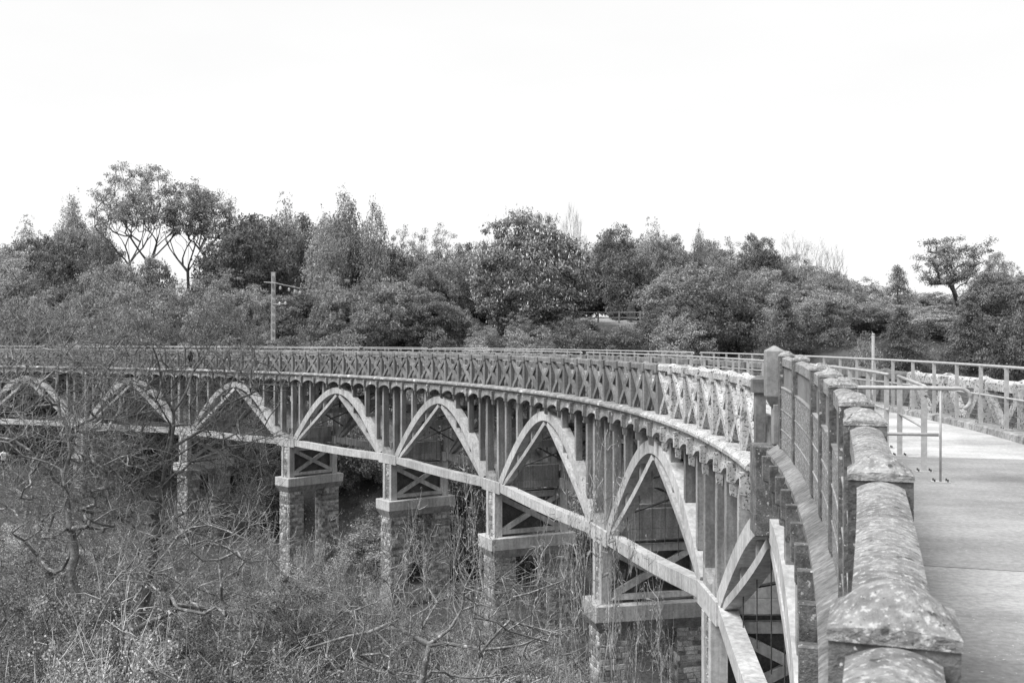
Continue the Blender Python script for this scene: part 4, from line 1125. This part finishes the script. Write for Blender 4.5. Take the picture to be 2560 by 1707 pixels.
gnarled('bare_tree', 33, [
    [(275, 1640, f_), (300, 1420, f_), (345, 1310, f_), (410, 1230, f_), (480, 1205, f_), (560, 1235, f_), (640, 1300, f_)],
    [(345, 1310, f_), (430, 1270, f_), (500, 1245, f_)],
    ], 110, (230, 640, 1180, 1420), f_, 'low arching leafless tree above the leafy shrubs at lower left', BARK_L, .09)
gnarled('bare_tree', 34, [
    [(930, 1720, 26), (985, 1480, 26), (1060, 1400, 26), (1180, 1370, 26), (1300, 1330, 26)],
    [(985, 1480, 26), (900, 1430, 26), (800, 1460, 26), (700, 1490, 26)],
    [(1060, 1400, 26), (1090, 1300, 26), (1080, 1220, 26)],
    [(985, 1480, 26), (1200, 1480, 25.4), (1330, 1440, 25)],
    ], 110, (650, 1340, 1290, 1560), 26, 'low spreading leafless tree in front of the two nearest stone piers', BARK_L, .10)

# ------------------------------------------------------------------ small things in the landscape
# utility pole
py = 107.0; px = DX(628, py); zt = DZ(625, py); zb = float(hz(px, py))
ur = thing('utility_pole', (px, py, zb), 'concrete utility pole with crossarm and insulators before the wood', 'utility pole')
mb = MB(); mb.loft([[(px - w, py - w * .7, z), (px + w, py - w * .7, z), (px + w, py + w * .7, z), (px - w, py + w * .7, z)] for w, z in ((.30, zb - .3), (.20, zt))])
part('shaft', mb.mesh('shaft', POLEC), ur)
z = zt - .3; 
for i in range(9):                  # the recessed panels of the shaft
    mb = MB(); mb.box(px - .09, px + .09, py - .235, py - .20, z - .62, z - .12); part('recess_panel', mb.mesh('recess_panel', KERB), ur); z -= .85
za = zt - 1.15
mb = MB(); mb.tube([(px - .95, py - .3, za + .05), (px + .3, py - .3, za - .05), (px + 2.6, py + 1.2, za - .55)], .06, 4); arm = part('crossarm', mb.mesh('crossarm', POLEC), ur)
mb = MB(); mb.tube([(px, py - .3, za - 2.3), (px + 1.3, py, za - 2.25)], .05, 4); arm2 = part('bracket_arm', mb.mesh('bracket_arm', POLEC), ur)
for (x, y, zz, pr) in ((px + .75, py - .05, za - .45, arm), (px + 1.55, py + .5, za - .6, arm), (px + 2.1, py + .9, za - .75, arm), (px + 2.6, py + 1.2, za - .9, arm), (px + .7, py - .1, za - 2.15, arm2), (px + 1.3, py, za - 2.1, arm2)):
    mb = MB(); mb.tube([(x, y, zz - .28), (x, y, zz - .22), (x, y, zz - .15), (x, y, zz - .08), (x, y, zz + .1)], [.06, .15, .09, .15, .06], 8); part('insulator', mb.mesh('insulator', CERAM), pr)
mb = MB(); mb.tube([(px + 1.3, py, za - 2.1), (px + .9, py - .2, za - 3.6), (px + .27, py - .2, za - 5.0), (px + .27, py - .2, zb + 1)], .03, 4); part('cable', mb.mesh('cable', STEEL), ur)
# thin post beyond the far parapet
lx, ly = DX(2005.5, 46), 46.0; lzt = DZ(768, 46); lzb = float(hz(lx, ly))
lr = thing('metal_post', (lx, ly, lzb), 'thin upright metal post behind the far parapet', 'post')
mb = MB(); mb.tube([(lx, ly, lzb - .3), (lx, ly, lzt)], .075, 10); part('shaft', mb.mesh('shaft', MESHW, smooth=True), lr)
mb = MB(); mb.tube([(lx, ly, lzt), (lx, ly, lzt + .05)], [.095, .03], 10); part('cap', mb.mesh('cap', GALV), lr)
# pale meadow with a wooden fence beyond the chestnut
fy = 112.0; mx0, mx1 = DX(1335, fy), DX(1495, fy)
fz = DZ(742, fy)
mb = MB(); n = 8
for i in range(n):
    for j in range(4):
        xa, xb = mx0 - 2 + (mx1 - mx0 + 4) * i / n, mx0 - 2 + (mx1 - mx0 + 4) * (i + 1) / n; ya, yb = fy - 2 + j * 3, fy + 1 + j * 3
        q = lambda x, y: (x, y, fz + .085 * (y - fy) + .1 * math.sin(x * 1.3 + y))
        mb.add([q(xa, ya), q(xb, ya), q(xb, yb), q(xa, yb)], [(0, 1, 2, 3)])
# earth bank below the meadow, so that it stands on the hill
for i in range(n):
    xa, xb = mx0 - 2 + (mx1 - mx0 + 4) * i / n, mx0 - 2 + (mx1 - mx0 + 4) * (i + 1) / n
    mb.add([q(xa, fy - 2), (xa, fy - 5, fz - 5), (xb, fy - 5, fz - 5), q(xb, fy - 2)], [(0, 1, 2, 3)])
solo('meadow', mb.mesh('meadow', GRASS), kind='structure')
fr = thing('wooden_fence', ((mx0 + mx1) / 2, fy, fz), 'two rail wooden fence along the pale meadow beyond the viaduct', 'fence')
xs = [DX(v, fy) for v in (1310, 1374, 1422, 1470, 1515)]
for x in xs:
    mb = MB(); mb.box(x - .09, x + .09, fy - .09, fy + .09, fz - .5, fz + 1.35); part('post', mb.mesh('post', WOODP), fr)
for a, b in zip(xs[:-1], xs[1:]):
    for zz in (.62, 1.22):
        mb = MB(); mb.box(a + .093, b - .093, fy - .045, fy + .045, fz + zz - .06, fz + zz + .06); part('rail', mb.mesh('rail', WOODP), fr)
plant('bush_mid', DX(1449, 114), 114, DZ(694, 114), DW(13, 114), 'small clipped round tree behind the wooden fence', zbase=DZ(745, 114))

# the blackbird on a twig of the big bare tree
by = 38.6; bp = Vector(D3(437, 822, by))
bird = thing('bird', bp, 'black bird perched upright on a branch of the big leafless tree', 'bird')
mb = MB(); prof = [(-.18, .012, -.03), (-.10, .035, -.01), (-.03, .075, .01), (.05, .092, .015), (.12, .078, .02), (.165, .045, .02), (.19, .05, .02), (.225, .052, .012), (.255, .038, 0), (.272, .012, -.012)]
rings = [[(bp.x + r_ * math.cos(2 * math.pi * k / 12) + ox, bp.y + r_ * 1.1 * math.sin(2 * math.pi * k / 12), bp.z + h) for k in range(12)] for h, r_, ox in prof]
mb.loft(rings); part('body', mb.mesh('body', BLACK, smooth=True), bird)
mb = MB(); mb.tube([(bp.x - .012, bp.y - .03, bp.z + .235), (bp.x - .085, bp.y - .05, bp.z + .228)], [.02, .002], 6); part('beak', mb.mesh('beak', KERB), bird)
mb = MB(); mb.hexa([(bp.x - .03, bp.y - .015, bp.z - .36), (bp.x + .05, bp.y - .015, bp.z - .36), (bp.x + .05, bp.y + .015, bp.z - .36), (bp.x - .03, bp.y + .015, bp.z - .36),
                    (bp.x - .03, bp.y - .02, bp.z - .13), (bp.x + .02, bp.y - .02, bp.z - .13), (bp.x + .02, bp.y + .02, bp.z - .13), (bp.x - .03, bp.y + .02, bp.z - .13)]); part('tail', mb.mesh('tail', BLACK), bird)
for sx in (-1, 1):
    mb = MB(); mb.loft([[(bp.x + sx * .07, bp.y - .05, bp.z + .12), (bp.x + sx * .10, bp.y + .02, bp.z + .12), (bp.x + sx * .07, bp.y + .08, bp.z + .12)],
                        [(bp.x + sx * .085, bp.y - .05, bp.z), (bp.x + sx * .108, bp.y + .02, bp.z), (bp.x + sx * .085, bp.y + .08, bp.z)],
                        [(bp.x + sx * .02, bp.y + .0, bp.z - .17), (bp.x + sx * .03, bp.y + .03, bp.z - .17), (bp.x + sx * .02, bp.y + .05, bp.z - .17)]]); part('wing', mb.mesh('wing', BLACK), bird)
    mb = MB(); mb.tube([(bp.x + sx * .03, bp.y - .02, bp.z - .12), (bp.x + sx * .03, bp.y - .03, bp.z - .19)], .007, 5); part('leg', mb.mesh('leg', KERB), bird)
# the twig it holds on to
mb = MB(); tp = bp + Vector((0, -.03, -.195)); mb.tube([tp + Vector((-.9, .3, -1.1)), tp + Vector((-.35, .1, -.42)), tp, tp + Vector((.3, -.1, .18)), tp + Vector((.7, -.1, .3))], [.03, .022, .016, .012, .006], 6)
tree0 = [o for o in bpy.data.objects if o.get('label', '').startswith('big gnarled')][0]
part('branch', mb.mesh('branch', BARK_D), tree0)

# person under the far left arch, raising a camera
pyy = 90.0; ppx = DX(9, pyy); pz = max(float(hz(ppx, pyy)), DZ(1034, pyy) - 1.62)
pr = thing('person', (ppx, pyy, pz), 'person in pale jacket and dark trousers with both hands raised, under the viaduct', 'person')
def skin_body():
    v = [(0, 0, .92), (0, 0, 1.15), (0, .01, 1.38), (0, .0, 1.50), (0, -.01, 1.60), (0, -.01, 1.70),
         (.10, 0, .88), (.11, -.02, .50), (.12, .01, .09), (.13, -.13, .04), (-.10, 0, .88), (-.11, .03, .50), (-.12, .05, .09), (-.13, -.09, .04),
         (.19, .0, 1.40), (.27, -.13, 1.18), (.12, -.28, 1.47), (.07, -.30, 1.53), (-.19, 0, 1.40), (-.27, -.13, 1.18), (-.12, -.28, 1.47), (-.07, -.30, 1.53)]
    e = [(0, 1), (1, 2), (2, 3), (3, 4), (4, 5), (0, 6), (6, 7), (7, 8), (8, 9), (0, 10), (10, 11), (11, 12), (12, 13), (2, 14), (14, 15), (15, 16), (16, 17), (2, 18), (18, 19), (19, 20), (20, 21)]
    rad = [.15, .145, .15, .055, .09, .075, .095, .065, .045, .035, .095, .065, .045, .035, .065, .05, .038, .034, .065, .05, .038, .034]
    me = bpy.data.meshes.new('body'); me.from_pydata(v, e, [])
    o = bpy.data.objects.new('body', me); COL.objects.link(o)
    m_ = o.modifiers.new('skin', 'SKIN'); 
    for i, r_ in enumerate(rad): me.skin_vertices[0].data[i].radius = (r_, r_)
    me.skin_vertices[0].data[0].use_root = True
    s_ = o.modifiers.new('sub', 'SUBSURF'); s_.levels = 1; s_.render_levels = 2
    me.materials.append(SKIN); return o
try:
    bo = skin_body(); bo.parent = pr; bo.rotation_euler = (0, 0, R(35))
except Exception as ex: print('skin', ex)
def ring_z(r_, x, y, z, fl=.75, n=12): return [(x + r_ * math.cos(2 * math.pi * k / n), y + r_ * fl * math.sin(2 * math.pi * k / n), z) for k in range(n)]
RZ = Matrix.Rotation(R(35), 4, 'Z')
def pp(name, mb, mat):
    o = bpy.data.objects.new(name, mb.mesh(name, mat, smooth=True)); COL.objects.link(o); o.parent = pr; o.rotation_euler = (0, 0, R(35))
mb = MB(); mb.loft([ring_z(.235, 0, 0, .72), ring_z(.23, 0, 0, .95), ring_z(.225, 0, 0, 1.2), ring_z(.24, 0, 0, 1.38), ring_z(.15, 0, 0, 1.48), ring_z(.085, 0, 0, 1.52)])
for sx in (-1, 1): mb.tube([(sx * .20, 0, 1.40), (sx * .30, -.14, 1.17), (sx * .13, -.27, 1.45)], [.095, .075, .055], 8)
pp('jacket', mb, CLOTH_W)
mb = MB()
for sx, dy in ((1, 0), (-1, .04)): mb.tube([(sx * .10, 0, .95), (sx * .11, -.02 + dy, .50), (sx * .12, .01 + dy, .07)], [.13, .09, .07], 8)
pp('trousers', mb, CLOTH_D)
mb = MB(); mb.loft([ring_z(.085, 0, .03, 1.56, 1), ring_z(.112, 0, .025, 1.64, 1), ring_z(.115, 0, .015, 1.72, 1), ring_z(.085, 0, .0, 1.79, 1), ring_z(.03, 0, 0, 1.815, 1)]); pp('hair', mb, HAIR)
mb = MB()
for sx in (-1, 1): mb.loft([ring_z(.05, sx * .125, -.06, 0, 1.9), ring_z(.05, sx * .125, -.05, .06, 1.7), ring_z(.045, sx * .12, .0, .11, 1.0)])
pp('shoes', mb, BLACK)
co = bpy.data.objects.new('camera_device', None)
cr = thing('handheld_camera', (ppx, pyy, pz + 1.5), 'small dark camera held up to the face of the person in the pale jacket', 'camera')
mb = MB(); mb.box(-.07, .07, -.36, -.31, .03, .11); mb.tube([(0, -.36, .07), (0, -.42, .07)], .032, 10)
o = bpy.data.objects.new('housing', mb.mesh('housing', BLACK)); COL.objects.link(o); o.parent = cr; o.rotation_euler = (0, 0, R(35))
bpy.data.objects.remove(co)
print('stones single', nstone, 'objects', len(bpy.data.objects), 'tris', sum(len(m.loops) - 2 * len(m.polygons) for m in bpy.data.meshes))
